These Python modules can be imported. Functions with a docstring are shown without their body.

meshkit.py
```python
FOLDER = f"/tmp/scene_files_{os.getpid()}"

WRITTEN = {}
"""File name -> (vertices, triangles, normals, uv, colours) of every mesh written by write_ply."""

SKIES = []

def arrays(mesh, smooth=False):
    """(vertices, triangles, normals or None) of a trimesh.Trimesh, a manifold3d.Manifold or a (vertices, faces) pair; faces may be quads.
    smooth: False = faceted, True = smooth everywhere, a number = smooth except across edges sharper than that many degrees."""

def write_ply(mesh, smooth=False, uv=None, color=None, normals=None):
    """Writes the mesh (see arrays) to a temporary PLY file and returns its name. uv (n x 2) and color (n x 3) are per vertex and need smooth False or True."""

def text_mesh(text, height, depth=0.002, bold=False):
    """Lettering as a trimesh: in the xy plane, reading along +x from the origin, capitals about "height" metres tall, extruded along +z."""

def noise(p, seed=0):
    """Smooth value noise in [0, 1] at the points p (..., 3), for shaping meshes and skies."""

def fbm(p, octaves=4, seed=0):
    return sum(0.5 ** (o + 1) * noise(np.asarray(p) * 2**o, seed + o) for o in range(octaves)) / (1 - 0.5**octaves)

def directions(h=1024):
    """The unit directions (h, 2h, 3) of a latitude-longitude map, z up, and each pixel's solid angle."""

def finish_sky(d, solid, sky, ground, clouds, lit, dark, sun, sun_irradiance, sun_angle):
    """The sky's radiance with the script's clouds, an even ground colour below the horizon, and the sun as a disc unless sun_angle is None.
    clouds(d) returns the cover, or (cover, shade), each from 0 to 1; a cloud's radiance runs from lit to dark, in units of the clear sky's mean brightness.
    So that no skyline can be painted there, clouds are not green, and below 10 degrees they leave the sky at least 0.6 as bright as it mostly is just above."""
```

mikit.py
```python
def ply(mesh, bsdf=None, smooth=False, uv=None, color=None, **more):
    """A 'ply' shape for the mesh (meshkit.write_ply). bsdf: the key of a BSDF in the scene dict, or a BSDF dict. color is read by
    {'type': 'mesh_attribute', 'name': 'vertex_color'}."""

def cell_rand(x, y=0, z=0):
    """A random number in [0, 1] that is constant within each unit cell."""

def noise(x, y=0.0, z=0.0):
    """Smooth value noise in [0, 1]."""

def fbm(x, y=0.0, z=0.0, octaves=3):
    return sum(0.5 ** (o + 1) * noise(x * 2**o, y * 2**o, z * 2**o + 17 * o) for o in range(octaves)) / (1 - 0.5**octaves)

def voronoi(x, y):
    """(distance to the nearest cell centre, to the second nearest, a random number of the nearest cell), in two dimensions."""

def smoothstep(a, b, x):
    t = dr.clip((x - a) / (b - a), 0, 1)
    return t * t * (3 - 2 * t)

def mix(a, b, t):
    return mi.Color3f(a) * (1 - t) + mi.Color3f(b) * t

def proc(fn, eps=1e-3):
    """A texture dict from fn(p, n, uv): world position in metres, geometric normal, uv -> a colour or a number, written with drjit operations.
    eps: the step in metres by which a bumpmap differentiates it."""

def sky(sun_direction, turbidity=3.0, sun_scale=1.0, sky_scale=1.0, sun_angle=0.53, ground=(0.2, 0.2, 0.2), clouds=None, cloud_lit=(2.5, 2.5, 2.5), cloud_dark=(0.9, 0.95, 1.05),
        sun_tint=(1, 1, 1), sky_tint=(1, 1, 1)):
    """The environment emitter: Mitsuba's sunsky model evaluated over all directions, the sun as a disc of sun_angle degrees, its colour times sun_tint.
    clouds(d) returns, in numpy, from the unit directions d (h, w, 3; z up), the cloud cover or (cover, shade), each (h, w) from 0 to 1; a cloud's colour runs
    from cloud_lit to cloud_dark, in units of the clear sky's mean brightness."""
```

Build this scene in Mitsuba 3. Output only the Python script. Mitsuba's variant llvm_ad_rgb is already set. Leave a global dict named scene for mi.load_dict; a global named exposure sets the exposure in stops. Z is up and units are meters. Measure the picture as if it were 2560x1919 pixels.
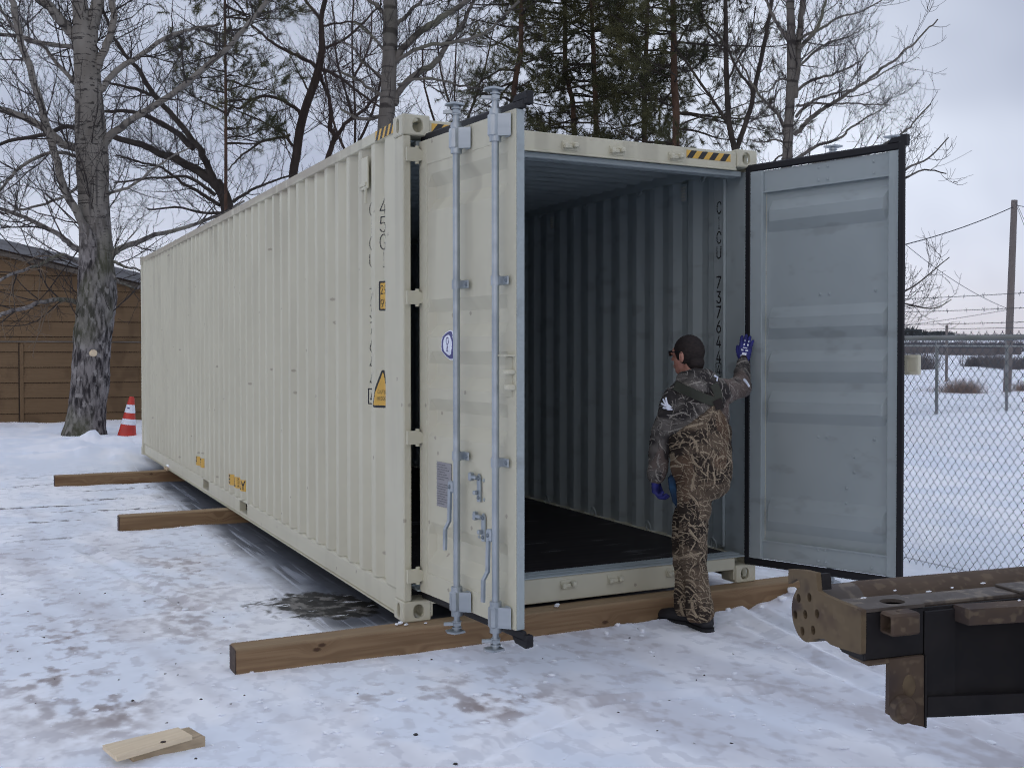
import math, random
import numpy as np
import trimesh
import manifold3d as m3
import drjit as dr
import mitsuba as mi
import mikit, meshkit
from shapely.geometry import Polygon, box as sbox, Point
from shapely import affinity

scene, labels = {}, {}
T = mi.ScalarTransform4f
rng = np.random.default_rng(7)
G = -0.14                                   # level of the packed snow; z = 0 is the underside of the container

# ---------------------------------------------------------------- camera, sky, exposure
YAW, PITCH, ROLL = 0.52844, -0.01911, 0.00198
CAM = np.array([-2.0963, -6.4062, 1.5669])
_f = np.array([math.sin(YAW) * math.cos(PITCH), math.cos(YAW) * math.cos(PITCH), math.sin(PITCH)])
_r = np.array([math.cos(YAW), -math.sin(YAW), 0.0])
_u = np.cross(_r, _f)
_u = -math.sin(ROLL) * _r + math.cos(ROLL) * _u
scene['camera'] = {
    'type': 'perspective', 'fov': 2 * math.degrees(math.atan(1280 / 2900.5)), 'fov_axis': 'x',
    'to_world': T().look_at(origin=CAM.tolist(), target=(CAM + _f).tolist(), up=_u.tolist()),
    'principal_point_offset_x': -354.99 / 2560, 'principal_point_offset_y': 32.42 / 1919,
    'near_clip': 0.05, 'far_clip': 3000.0}


def cloud_cover(d):
    """Winter overcast in long soft bands, thinner towards the skyline."""
    el = d[..., 2]
    q = np.stack([d[..., 0] / (el + 0.22), d[..., 1] / (el + 0.22), el * 0.7], -1)
    a = math.radians(38)
    s = np.stack([q[..., 0] * math.cos(a) + q[..., 1] * math.sin(a), -q[..., 0] * math.sin(a) + q[..., 1] * math.cos(a), q[..., 2]], -1)
    n = meshkit.fbm(s * np.array([0.5, 1.5, 0.8]) + 3.1, 5, 3)
    n2 = meshkit.fbm(s * np.array([0.8, 0.35, 0.5]) + 9.7, 4, 11)
    side = d[..., 0] * 0.74 + d[..., 1] * 0.67
    shade = np.clip(0.46 + 2.6 * (n - 0.5) + 1.9 * (n2 - 0.5) + 0.30 * side, 0, 1)
    return np.clip(0.45 + 3.2 * el, 0, 1), shade


scene['sky_light'] = mikit.sky((-0.62, -0.66, 0.48), turbidity=4.0, sun_scale=0.06, sky_scale=1.0, sun_angle=50, ground=(0.55, 0.57, 0.62),
                               clouds=cloud_cover, cloud_lit=(2.75, 2.95, 3.35), cloud_dark=(1.50, 1.66, 2.08), sky_tint=(1.5, 1.12, 1.12))
exposure = 1.33


# ---------------------------------------------------------------- helpers
def numbered(key):
    if key not in USED:
        USED.add(key)
        return key
    n = 1
    while f'{key}_{n:03d}' in USED:
        n += 1
    USED.add(f'{key}_{n:03d}')
    return f'{key}_{n:03d}'


USED = set()


def thing(name, label, cat, group=None, kind=None):
    key = numbered(name)
    labels[key] = {'label': label, 'category': cat}
    if group:
        labels[key]['group'] = group
    if kind:
        labels[key]['kind'] = kind
    return key


def obj(name, mesh, bsdf, parent=None, smooth=False, label=None, cat=None, group=None, kind=None, to_world=None, **kw):
    """One entry of the scene."""
    key = numbered(f'{parent}__{name}' if parent else name)
    scene[key] = mesh if isinstance(mesh, dict) else mikit.ply(mesh, bsdf, smooth=smooth, **kw)
    if to_world is not None:
        scene[key] = {**scene[key], 'to_world': to_world}
    d = {k: v for k, v in (('label', label), ('category', cat), ('group', group), ('kind', kind)) if v}
    if d:
        labels[key] = d
    return key


def cat_(*ms):
    ms = [m for m in ms if m is not None and len(m.faces)]
    return trimesh.util.concatenate(ms)


def tm(man):
    m = man.to_mesh()
    return trimesh.Trimesh(np.array(m.vert_properties[:, :3]), np.array(m.tri_verts), process=False)


def mf(mesh):
    return m3.Manifold(m3.Mesh(np.asarray(mesh.vertices, np.float32), np.asarray(mesh.faces, np.uint32)))


def box(x0, x1, y0, y1, z0, z1, b=0.0):
    """A box, its edges chamfered by b."""
    x0, x1, y0, y1, z0, z1 = min(x0, x1), max(x0, x1), min(y0, y1), max(y0, y1), min(z0, z1), max(z0, z1)
    b = min(b, (x1 - x0) * .49, (y1 - y0) * .49, (z1 - z0) * .49)
    if b <= 0:
        m = trimesh.creation.box((x1 - x0, y1 - y0, z1 - z0))
        m.apply_translation(((x0 + x1) / 2, (y0 + y1) / 2, (z0 + z1) / 2))
        return m
    pts = []
    for x, sx in ((x0, 1), (x1, -1)):
        for y, sy in ((y0, 1), (y1, -1)):
            for z, sz in ((z0, 1), (z1, -1)):
                pts += [(x + sx * b, y + sy * b, z), (x + sx * b, y, z + sz * b), (x, y + sy * b, z + sz * b)]
    return trimesh.Trimesh(*hull_(np.array(pts)), process=False)


def hull_(pts):
    h = m3.Manifold.hull_points(np.asarray(pts, float))
    m = h.to_mesh()
    return np.array(m.vert_properties[:, :3]), np.array(m.tri_verts)


def tube(pts, rad, sides=8, caps=True):
    """Tube along a polyline with a radius per point (parallel transport)."""
    p = np.asarray(pts, float)
    n = len(p)
    rad = np.broadcast_to(np.asarray(rad, float), (n,))
    t = np.gradient(p, axis=0)
    t /= np.linalg.norm(t, axis=1, keepdims=True) + 1e-12
    a = np.cross(t[0], [0, 0, 1.0] if abs(t[0][2]) < .9 else [1.0, 0, 0])
    a /= np.linalg.norm(a)
    A = [a]
    for i in range(1, n):
        a = A[-1] - t[i] * (A[-1] @ t[i])
        A.append(a / (np.linalg.norm(a) + 1e-12))
    A = np.array(A)
    B = np.cross(t, A)
    ang = np.arange(sides) * 2 * np.pi / sides
    v = p[:, None] + rad[:, None, None] * (np.cos(ang)[None, :, None] * A[:, None] + np.sin(ang)[None, :, None] * B[:, None])
    v = v.reshape(-1, 3)
    i, j = np.meshgrid(np.arange(n - 1), np.arange(sides), indexing='ij')
    q = np.stack([i * sides + j, i * sides + (j + 1) % sides, (i + 1) * sides + (j + 1) % sides, (i + 1) * sides + j], -1).reshape(-1, 4)
    f = np.vstack([q[:, [0, 1, 2]], q[:, [0, 2, 3]]])
    if caps:
        k = len(v)
        v = np.vstack([v, p[:1], p[-1:]])
        js = np.arange(sides)
        f = np.vstack([f, np.stack([js * 0 + k, (js + 1) % sides, js], 1), np.stack([js * 0 + k + 1, (n - 1) * sides + js, (n - 1) * sides + (js + 1) % sides], 1)])
    return trimesh.Trimesh(v, f, process=False)


def cyl(p0, p1, r, sides=16, r1=None):
    return tube([p0, p1], [r, r if r1 is None else r1], sides)


def prism(poly, depth):
    """Polygon (shapely, or points in xy) extruded by depth along +z."""
    if not hasattr(poly, 'geom_type'):
        poly = Polygon(poly)
    gs = getattr(poly, 'geoms', [poly])
    return cat_(*[trimesh.creation.extrude_polygon(g, depth, engine='earcut') for g in gs if g.area > 1e-9])


def frame(o, ex, ey, ez):
    m = np.eye(4)
    m[:3, 0], m[:3, 1], m[:3, 2], m[:3, 3] = ex, ey, ez, o
    return m


def moved(mesh, m):
    mesh = mesh.copy()
    mesh.apply_transform(m)
    return mesh


def lathe(prof, sides=32):
    return trimesh.creation.revolve(np.asarray(prof, float), sections=sides)


def catmull(p, k=4):
    p = np.asarray(p, float)
    if len(p) < 3:
        return np.array([p[0] + (p[-1] - p[0]) * t for t in np.linspace(0, 1, 2 * k)])
    q = np.vstack([2 * p[0] - p[1], p, 2 * p[-1] - p[-2]])
    out = []
    for i in range(1, len(q) - 2):
        for t in np.arange(k) / k:
            a, b, c, d = q[i - 1:i + 3]
            out.append(.5 * (2 * b + (c - a) * t + (2 * a - 5 * b + 4 * c - d) * t * t + (3 * b - a - 3 * c + d) * t ** 3))
    out.append(p[-1])
    return np.array(out)


def sstep(a, b, x):
    t = np.clip((np.asarray(x, float) - a) / (b - a), 0, 1)
    return t * t * (3 - 2 * t)


# ---------------------------------------------------------------- materials
noise, fbm, smoothstep, mix, voronoi, cell_rand = mikit.noise, mikit.fbm, mikit.smoothstep, mikit.mix, mikit.voronoi, mikit.cell_rand


def mat(name, color, rough=0.6, metallic=0.0, spec=0.5, bump=None, bump_scale=1.0, eps=2e-3, **more):
    col = mikit.proc(color) if callable(color) else {'type': 'rgb', 'value': list(color)}
    b = {'type': 'principled', 'base_color': col, 'roughness': rough, 'metallic': metallic, 'specular': spec, **more}
    if bump:
        b = {'type': 'bumpmap', 'arbitrary': mikit.proc(bump, eps), 'scale': bump_scale, 'nested': b}
    scene[name] = {'type': 'twosided', 'bsdf': b}
    return name


def seg_dist(p, a, b):
    ax, ay = a
    bx, by = b[0] - a[0], b[1] - a[1]
    t = dr.clip(((p.x - ax) * bx + (p.y - ay) * by) / (bx * bx + by * by), 0, 1)
    return dr.sqrt(dr.square(p.x - ax - t * bx) + dr.square(p.y - ay - t * by))


def snow_color(p, n, uv):
    x, y = p.x, p.y
    big = fbm(x * 0.55 + 3.3, y * 0.4 + 1.7, octaves=3)
    mid = fbm(x * 2.6 + 11.0, y * 1.5, octaves=4)
    fine = fbm(x * 17.0, y * 11.0, octaves=3)
    streak = fbm(x * 1.3, y * 5.5 + 20.0, octaves=4)
    yard = smoothstep(4.3, 3.2, x) * smoothstep(12.2, 10.6, y)
    c = mix((0.77, 0.82, 0.91), (0.88, 0.90, 0.95), smoothstep(0.35, 0.65, mid))
    # trodden, faintly brown snow of the yard
    trk = fbm(x * 3.4 + 0.5 * y, y * 0.55, octaves=3)
    tr = smoothstep(0.46, 0.66, 0.45 * big + 0.55 * trk) * yard
    c = mix(c, (0.60, 0.605, 0.66), 0.6 * tr)
    c = mix(c, (0.60, 0.62, 0.69), 0.45 * smoothstep(0.52, 0.68, fine) * yard)
    br = smoothstep(0.56, 0.72, 0.35 * trk + 0.33 * fine + 0.32 * big) * yard
    c = mix(c, (0.40, 0.36, 0.36), 0.45 * br)
    # stained patches: wheel-flung dirt left of the container, scuffs by the front beam
    for (cx, cy, rx, ry, k) in ((-1.72, 0.7, 0.30, 1.4, 1.0), (-1.55, -0.35, 0.16, 0.45, 0.9), (0.06, -1.25, 0.34, 0.30, 1.0), (-0.3, -0.85, 0.30, 0.2, 0.7), (-0.95, 1.4, 0.25, 1.0, 0.6), (-0.75, 3.3, .3, 1.2, .6), (.35, -.75, .3, .2, .6)):
        e = dr.exp(-(dr.square((x - cx) / rx) + dr.square((y - cy) / ry)))
        c = mix(c, (0.27, 0.22, 0.21), k * e * smoothstep(0.40, 0.66, 0.5 * mid + 0.5 * fine))
    # thin scraped streaks showing dark ground, far part of the yard
    far = smoothstep(3.5, 6.5, y) * smoothstep(11.3, 10.2, y) * smoothstep(1.0, -0.4, x)
    c = mix(c, (0.10, 0.095, 0.10), 0.85 * far * smoothstep(0.60, 0.70, 0.72 * streak + 0.28 * fine))
    # scraped, iced asphalt beneath and just beside the container, its shade painted in too
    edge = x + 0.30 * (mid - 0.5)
    ice_shade = smoothstep(-0.40, -0.02, edge) * smoothstep(2.75, 2.45, x) * smoothstep(0.30, 0.75, y) * smoothstep(11.9, 10.8, y)
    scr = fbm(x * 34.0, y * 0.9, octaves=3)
    ice_shade_col = mix((0.034, 0.040, 0.054), (0.42, 0.46, 0.54), smoothstep(0.52, 0.74, scr) * smoothstep(0.3, .6, mid) * smoothstep(.3, -.4, x))
    c = mix(c, ice_shade_col, 0.92 * ice_shade)
    # bare patch of dark gravel ice beside the near corner
    pd = dr.sqrt(dr.square((x + 0.18 + 0.25 * (y - 1.3)) / 0.34) + dr.square((y - 1.32) / 0.52))
    pm = smoothstep(1.12, 0.78, pd + 1.1 * (mid - 0.5) + 0.7 * (fine - 0.5))
    cr = fbm(x * 9.0, y * 26.0 + 4.0, octaves=3)
    c = mix(c, mix(mix((0.022, 0.020, 0.016), (0.17, 0.16, 0.145), smoothstep(0.42, 0.72, fine)), (0.7, 0.72, 0.76), smoothstep(0.72, 0.80, cr)), 0.94 * pm)
    return c


def snow_bump(p, n, uv):
    x, y = p.x, p.y
    return 0.014 * fbm(x * 6.0, y * 9.0, octaves=4) + 0.0060 * fbm(x * 38.0, y * 52.0, octaves=3)


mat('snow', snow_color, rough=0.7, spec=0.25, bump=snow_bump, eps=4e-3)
mat('snow_chunk_mat', (0.84, 0.87, 0.93), rough=0.8, spec=0.2)


def beige_color(p, n, uv):
    a = fbm(p.x * 3.0, p.y * 2.0, p.z * 2.0, octaves=3)
    run = fbm(p.x * 9.0 + p.y * 9.0, p.z * 0.7, octaves=3)
    c = mix((0.490, 0.470, 0.365), (0.535, 0.515, 0.405), a)
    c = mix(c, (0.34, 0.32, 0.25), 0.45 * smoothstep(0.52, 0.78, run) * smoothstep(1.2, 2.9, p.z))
    gr = fbm(p.y * 5.0 + p.x * 5.0, p.z * 1.6, octaves=4)
    c = mix(c, (0.42, 0.395, 0.31), 0.25 * smoothstep(0.55, 0.78, gr))
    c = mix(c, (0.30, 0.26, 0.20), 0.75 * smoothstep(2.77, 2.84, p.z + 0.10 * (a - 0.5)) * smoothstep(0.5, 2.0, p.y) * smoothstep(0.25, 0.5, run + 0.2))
    f1, f2, w = voronoi(p.y * 6.0 + p.x * 6.0, p.z * 6.0)
    return mix(c, (0.20, 0.16, 0.12), dr.select(w > 0.86, smoothstep(0.09, 0.04, f1), 0.0) * 0.5)


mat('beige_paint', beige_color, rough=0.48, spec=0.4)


def grey_color(p, n, uv):
    a = fbm(p.x * 4.0, p.y * 4.0, p.z * 3.0, octaves=3)
    return mix(mix((0.300, 0.345, 0.358), (0.345, 0.390, 0.400), a), (0.22, 0.245, 0.25), 0.5 * smoothstep(0.60, 0.78, fbm(p.x * 5.0 + 2.0, p.y * 5.0, p.z * 9.0, octaves=4)))


mat('grey_paint', grey_color, rough=0.5, spec=0.4)
scene['sheet_paint'] = {'type': 'twosided', 'front': {'type': 'principled', 'base_color': mikit.proc(beige_color), 'roughness': 0.48, 'specular': 0.4},
                        'back': {'type': 'principled', 'base_color': mikit.proc(grey_color), 'roughness': 0.5, 'specular': 0.4}}
mat('galvanized', lambda p, n, uv: mix((0.27, 0.31, 0.345), (0.46, 0.50, 0.53), fbm(p.x * 30.0 + p.y * 30.0, p.z * 14.0, octaves=4)), rough=0.38, metallic=0.7)
mat('rubber', (0.012, 0.012, 0.015), rough=0.55, spec=0.35)
mat('black_print', (0.015, 0.015, 0.017), rough=0.5)
mat('dark_steel', (0.02, 0.02, 0.022), rough=0.6)
mat('bolt_steel', (0.17, 0.20, 0.23), rough=0.4, metallic=0.5)
mat('yellow_print', lambda p, n, uv: mix((0.55, 0.33, 0.055), (0.62, 0.38, 0.07), noise(p.y * 20, p.z * 20)), rough=0.5)
mat('white_print', (0.72, 0.75, 0.84), rough=0.5)
mat('blue_print', (0.07, 0.07, 0.20), rough=0.5)
mat('plate_grey', (0.24, 0.235, 0.25), rough=0.5)
mat('plate_line', (0.10, 0.10, 0.11), rough=0.5)


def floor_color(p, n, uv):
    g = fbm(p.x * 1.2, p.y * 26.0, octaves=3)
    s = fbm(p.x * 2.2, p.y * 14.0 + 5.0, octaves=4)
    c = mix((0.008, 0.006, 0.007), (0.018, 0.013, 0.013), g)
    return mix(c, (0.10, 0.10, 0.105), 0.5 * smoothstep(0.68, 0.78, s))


mat('floor_wood', floor_color, rough=0.55)


def timber_color(p, n, uv):
    x = p.x
    kn = voronoi(x * 2.6 + 0.3, (p.z + p.y * 0.6) * 5.0)
    warp = 0.05 * smoothstep(0.35, 0.0, kn[0])
    g = fbm(x * 2.0, (p.z + warp) * 70.0, p.y * 60.0, octaves=3)
    b = fbm(x * 1.6 + 4.0, p.z * 5.0, p.y * 4.0, octaves=3)
    c = mix((0.160, 0.098, 0.054), (0.290, 0.195, 0.115), 0.6 * smoothstep(.25, .75, g) + 0.4 * b)
    c = mix(c, (0.115, 0.058, 0.030), 0.6 * smoothstep(0.56, 0.72, fbm(x * 1.1 + 9.0, p.z * 3.0, p.y * 2.0, octaves=3)))
    c = mix(c, (0.045, 0.022, 0.014), dr.select(kn[2] > 0.6, smoothstep(0.075, 0.03, kn[0]), 0.0) * 0.8)
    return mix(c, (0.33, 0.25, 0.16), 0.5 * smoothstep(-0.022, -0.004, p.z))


mat('timber', timber_color, rough=0.75, spec=0.2, bump=lambda p, n, uv: 0.0015 * fbm(p.x * 3.0, p.z * 90.0, p.y * 90.0, octaves=2))
mat('timber_end', lambda p, n, uv: mix((0.045, 0.032, 0.028), (0.085, 0.062, 0.05), noise(p.y * 60, p.z * 60)), rough=0.85)


def pale_color(p, n, uv):
    g = fbm(p.x * 5.0 + p.y * 4.0, (p.y - p.x * 0.5) * 80.0, p.z * 60.0, octaves=3)
    return mix((0.62, 0.50, 0.34), (0.74, 0.63, 0.47), g)


mat('pale_wood', pale_color, rough=0.7, spec=0.2)
mat('worn_wood', lambda p, n, uv: mix((0.26, 0.20, 0.135), (0.56, 0.45, 0.31), fbm(p.x * 7.0 + p.y * 5.0, (p.y - p.x * .5) * 50.0, p.z * 40.0, octaves=4)), rough=0.75, spec=0.2)

# ---------------------------------------------------------------- ground: one sheet from the yard to the hills
RUTS = [np.array([(2.02, -.5), (1.93, -1.12), (1.755, -2.08), (1.74, -3.4)]), np.array([(2.31, -.05), (2.09, -1.32), (1.95, -2.6)]), np.array([(2.6, -.2), (2.42, -1.5), (2.3, -2.6)]),
        np.array([(-1.35, 4.6), (-1.05, 2.6), (-0.86, 1.6)]), np.array([(-.35, -1.9), (.5, -1.45), (1.3, -1.7)])]


def poly_dist(x, y, P):
    d = np.full(np.shape(x), 1e9)
    for a, b in zip(P[:-1], P[1:]):
        v = b - a
        t = np.clip(((x - a[0]) * v[0] + (y - a[1]) * v[1]) / (v @ v), 0, 1)
        d = np.minimum(d, np.hypot(x - a[0] - t * v[0], y - a[1] - t * v[1]))
    return d


def ground_z(x, y):
    x, y = np.asarray(x, float), np.asarray(y, float)
    p = np.stack([x, y, 0 * x], -1)
    z = G + 0.030 * (meshkit.fbm(p * 0.9, 3, 1) - .5) + 0.022 * (meshkit.fbm(p * [4, 5, 1], 4, 2) - .5)
    under = sstep(-.4, 0, x) * sstep(2.9, 2.5, x) * sstep(-.4, .2, y) * sstep(12, 11.5, y)
    z = z * (1 - .75 * under) + (G - 0.004) * .75 * under
    for P in RUTS:
        d = poly_dist(x, y, P)
        z += -0.016 * np.exp(-(d / .045) ** 2) + 0.010 * np.exp(-((d - .085) / .035) ** 2)
    # ploughed bank at the far left, rising to the drift round the tree
    bank = sstep(10.9 + .5 * (meshkit.noise(p * 1.3, 5) - .5), 12.6, y + 0.4 * np.clip(-x - 1.2, 0, 3)) * sstep(.35, -.35, x - np.clip(y - 12.3, 0, .9) * 4)
    z += bank * (0.13 + 0.10 * (meshkit.fbm(p * [1.4, 1.8, 1], 4, 6) - .5))
    lump = meshkit.fbm(p * 5.5, 3, 8) - .35
    for cx, cy, r, h in ((-.42, 15.4, .34, .26), (-.15, 14.6, .3, .16), (.02, 13.8, .36, .14), (-.5, 13.1, .5, .12), (-1.4, 13.3, .2, .12), (-.05, 12.9, .3, .12), (.25, 15.0, .3, .14), (-.25, 12.2, .25, .10), (-.75, 14.3, .35, .1)):
        z += h * np.clip(1 - ((x - cx) ** 2 + (y - cy) ** 2) / r ** 2, 0, 1) ** .6 * np.clip(lump + .4, 0, 1)
    # loose snow along the front beam and where the beam ends
    rid = np.exp(-((y + .165 - .02 * np.sin(x * 3)) / .045) ** 2) * sstep(.9, 1.3, x) * sstep(2.9, 2.6, x)
    z += rid * .04 * (meshkit.fbm(p * 9, 3, 9) - .15)
    z += .11 * np.exp(-((x - 2.62) / .14) ** 2 - ((y + .2) / .10) ** 2) * (meshkit.fbm(p * 12, 3, 10) + .2)
    # open field: wind ripples, then rising ground to the skyline
    field = sstep(4.6, 7, x)
    z += field * (0.05 * (meshkit.fbm(p * [.5, .25, 1], 3, 12) - .5) + 0.02 * (meshkit.fbm(p * [.8, 5, 1], 2, 13) - .5))
    far = (x + 2.1) * .60 + (y + 6.4) * .80
    z += 6.4 * sstep(85, 420, far) * (.75 + .5 * meshkit.noise(p * .006, 14)) + 3.0 * sstep(400, 1500, far)
    return z


def graded(lo, hi, f0, f1, step, grow=1.09):
    a = list(np.arange(f0, f1 + step / 2, step))
    s, v = step, a[-1]
    while v < hi:
        s *= grow
        v += s
        a.append(min(v, hi))
    s, v, pre = step, a[0], []
    while v > lo:
        s *= grow
        v -= s
        pre.append(max(v, lo))
    return np.array(pre[::-1] + a)


gx = graded(-900, 2200, -2.6, 4.8, 0.022)
gy = graded(-600, 2200, -3.6, 3.2, 0.022, 1.035)
X, Y = np.meshgrid(gx, gy, indexing='ij')
Z = ground_z(X, Y)
ii, jj = np.meshgrid(np.arange(len(gx) - 1), np.arange(len(gy) - 1), indexing='ij')
k = ii * len(gy) + jj
quads = np.stack([k, k + len(gy), k + len(gy) + 1, k + 1], -1).reshape(-1, 4)
gv, gf = np.stack([X, Y, Z], -1).reshape(-1, 3), np.vstack([quads[:, [0, 1, 2]], quads[:, [0, 2, 3]]])
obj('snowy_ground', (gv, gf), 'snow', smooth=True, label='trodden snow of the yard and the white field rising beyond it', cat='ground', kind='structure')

# ---------------------------------------------------------------- the container
LN, WD, HT = 12.192, 2.438, 2.896
C0 = thing('shipping_container', 'long cream steel shipping container with both end doors swung open, set on wooden beams', 'shipping container')


def casting(xs, ys, top):
    """Corner block 162 x 178 x 118 mm with oblong holes in its faces and a hollow inside."""
    w, l, h = .162, .178, .118
    pts = np.array(box(0, w, 0, l, 0, h, .006).vertices)
    c = m3.Manifold.hull_points(pts)
    cav = m3.Manifold.hull_points(np.array(box(.03, w - .028, .028, l - .028, .022, h - .022, .004).vertices))
    def slot(a, b):
        return m3.CrossSection([[(math.cos(t) * a + 0, math.sin(t) * a + (b if math.sin(t) > 0 else -b)) for t in np.linspace(0, 2 * math.pi, 40, endpoint=False) + .01]])
    end = slot(.0315, .010).extrude(.06).rotate((90, 0, 0)).translate((.089, .05, h / 2))
    side = slot(.026, .016).extrude(.06).rotate((90, 0, 90)).translate((-.02, .089, h / 2))
    flat = slot(.031, .030).extrude(.06).translate((.08, .085, h - .04 if top else -.02))
    c = c - cav - end - side - flat
    c = tm(c)
    if xs < 0:
        c.vertices[:, 0] *= -1
        c.invert()
    if ys < 0:
        c.vertices[:, 1] *= -1
        c.invert()
    return c


for cx, xs in ((-.006, 1), (WD + .006, -1)):
    for cy, ys in ((0, 1), (LN, -1)):
        for cz, top in ((0, False), (HT - .118, True)):
            obj('corner_casting', moved(casting(xs, ys, top), trimesh.transformations.translation_matrix((cx, cy, cz))), 'beige_paint', C0)

# posts
for nm, x0, x1, xi0, xi1 in (('corner_post', 0, .045, .046, .058), ('corner_post', WD - .045, WD, WD - .058, WD - .046)):
    pk = obj(nm, box(x0, x1, .008, .16, .118, HT - .118, .006), 'beige_paint', C0)
    obj('inner_channel', box(xi0, xi1, .05, .20, .17, 2.76, .003), 'grey_paint', pk)
for x0, x1 in ((.0, .15), (WD - .15, WD)):
    obj('corner_post', box(x0, x1, LN - .16, LN - .006, .118, HT - .118, .006), 'beige_paint', C0)
# inner wall of the near corner, as seen through the door opening
obj('post_lining', cat_(box(WD - .054, WD - .05, .20, .30, .17, 2.76), cyl((WD - .066, .285, .2), (WD - .066, .285, 2.74), .012, 10)), 'grey_paint', C0)
obj('post_lining', cat_(box(.05, .054, .20, .30, .17, 2.76), cyl((.066, .285, .2), (.066, .285, 2.74), .012, 10)), 'grey_paint', C0)


def corr(y, y0, pitch=.278):
    """Depth (0 = outer face, 1 = inner) of the trapezoid corrugation at y; the recess starts at y0."""
    s = np.mod(np.asarray(y, float) - y0, pitch)
    return np.clip(np.minimum(s / .068, (.206 - s) / .068), 0, 1)


CY0, CY1, CD = .377, LN - .33, .036
breaks = [.16]
yy = CY0
while yy + .206 < CY1:
    breaks += [yy, yy + .068, yy + .138, yy + .206]
    yy += .278
breaks += [LN - .16]
breaks = np.array(breaks)


def wall_depth(y):
    y = np.asarray(y, float)
    return np.where((y > CY0) & (y < breaks[-2]), corr(y, CY0), 0.0) * CD


def sheet(ys, z0, z1, fx, rev=False):
    v = np.array([(fx(y), y, z) for y in ys for z in (z0, z1)])
    i = np.arange(len(ys) - 1) * 2
    f = np.vstack([np.stack([i, i + 1, i + 3], 1), np.stack([i, i + 3, i + 2], 1)])
    if rev:
        f = f[:, ::-1]
    return trimesh.Trimesh(v, f, process=False)


XW = .010                                                       # outer face of the left wall
ZW0, ZW1 = .168, 2.822
def wall_sheet(sgn, x0):
    """The folded wall, and the lip that closes its foot."""
    fx = lambda y: x0 + sgn * (XW + float(wall_depth(y)))
    a = sheet(breaks, ZW0, ZW1, fx, sgn < 0)
    xi = x0 + sgn * .047
    v = np.array([q for y in breaks for q in ((fx(y), y, ZW0), (xi, y, ZW0))])
    i = np.arange(len(breaks) - 1) * 2
    f = np.vstack([np.stack([i, i + 1, i + 3], 1), np.stack([i, i + 3, i + 2], 1)])
    return cat_(a, trimesh.Trimesh(v, f if sgn > 0 else f[:, ::-1], process=False))


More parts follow.
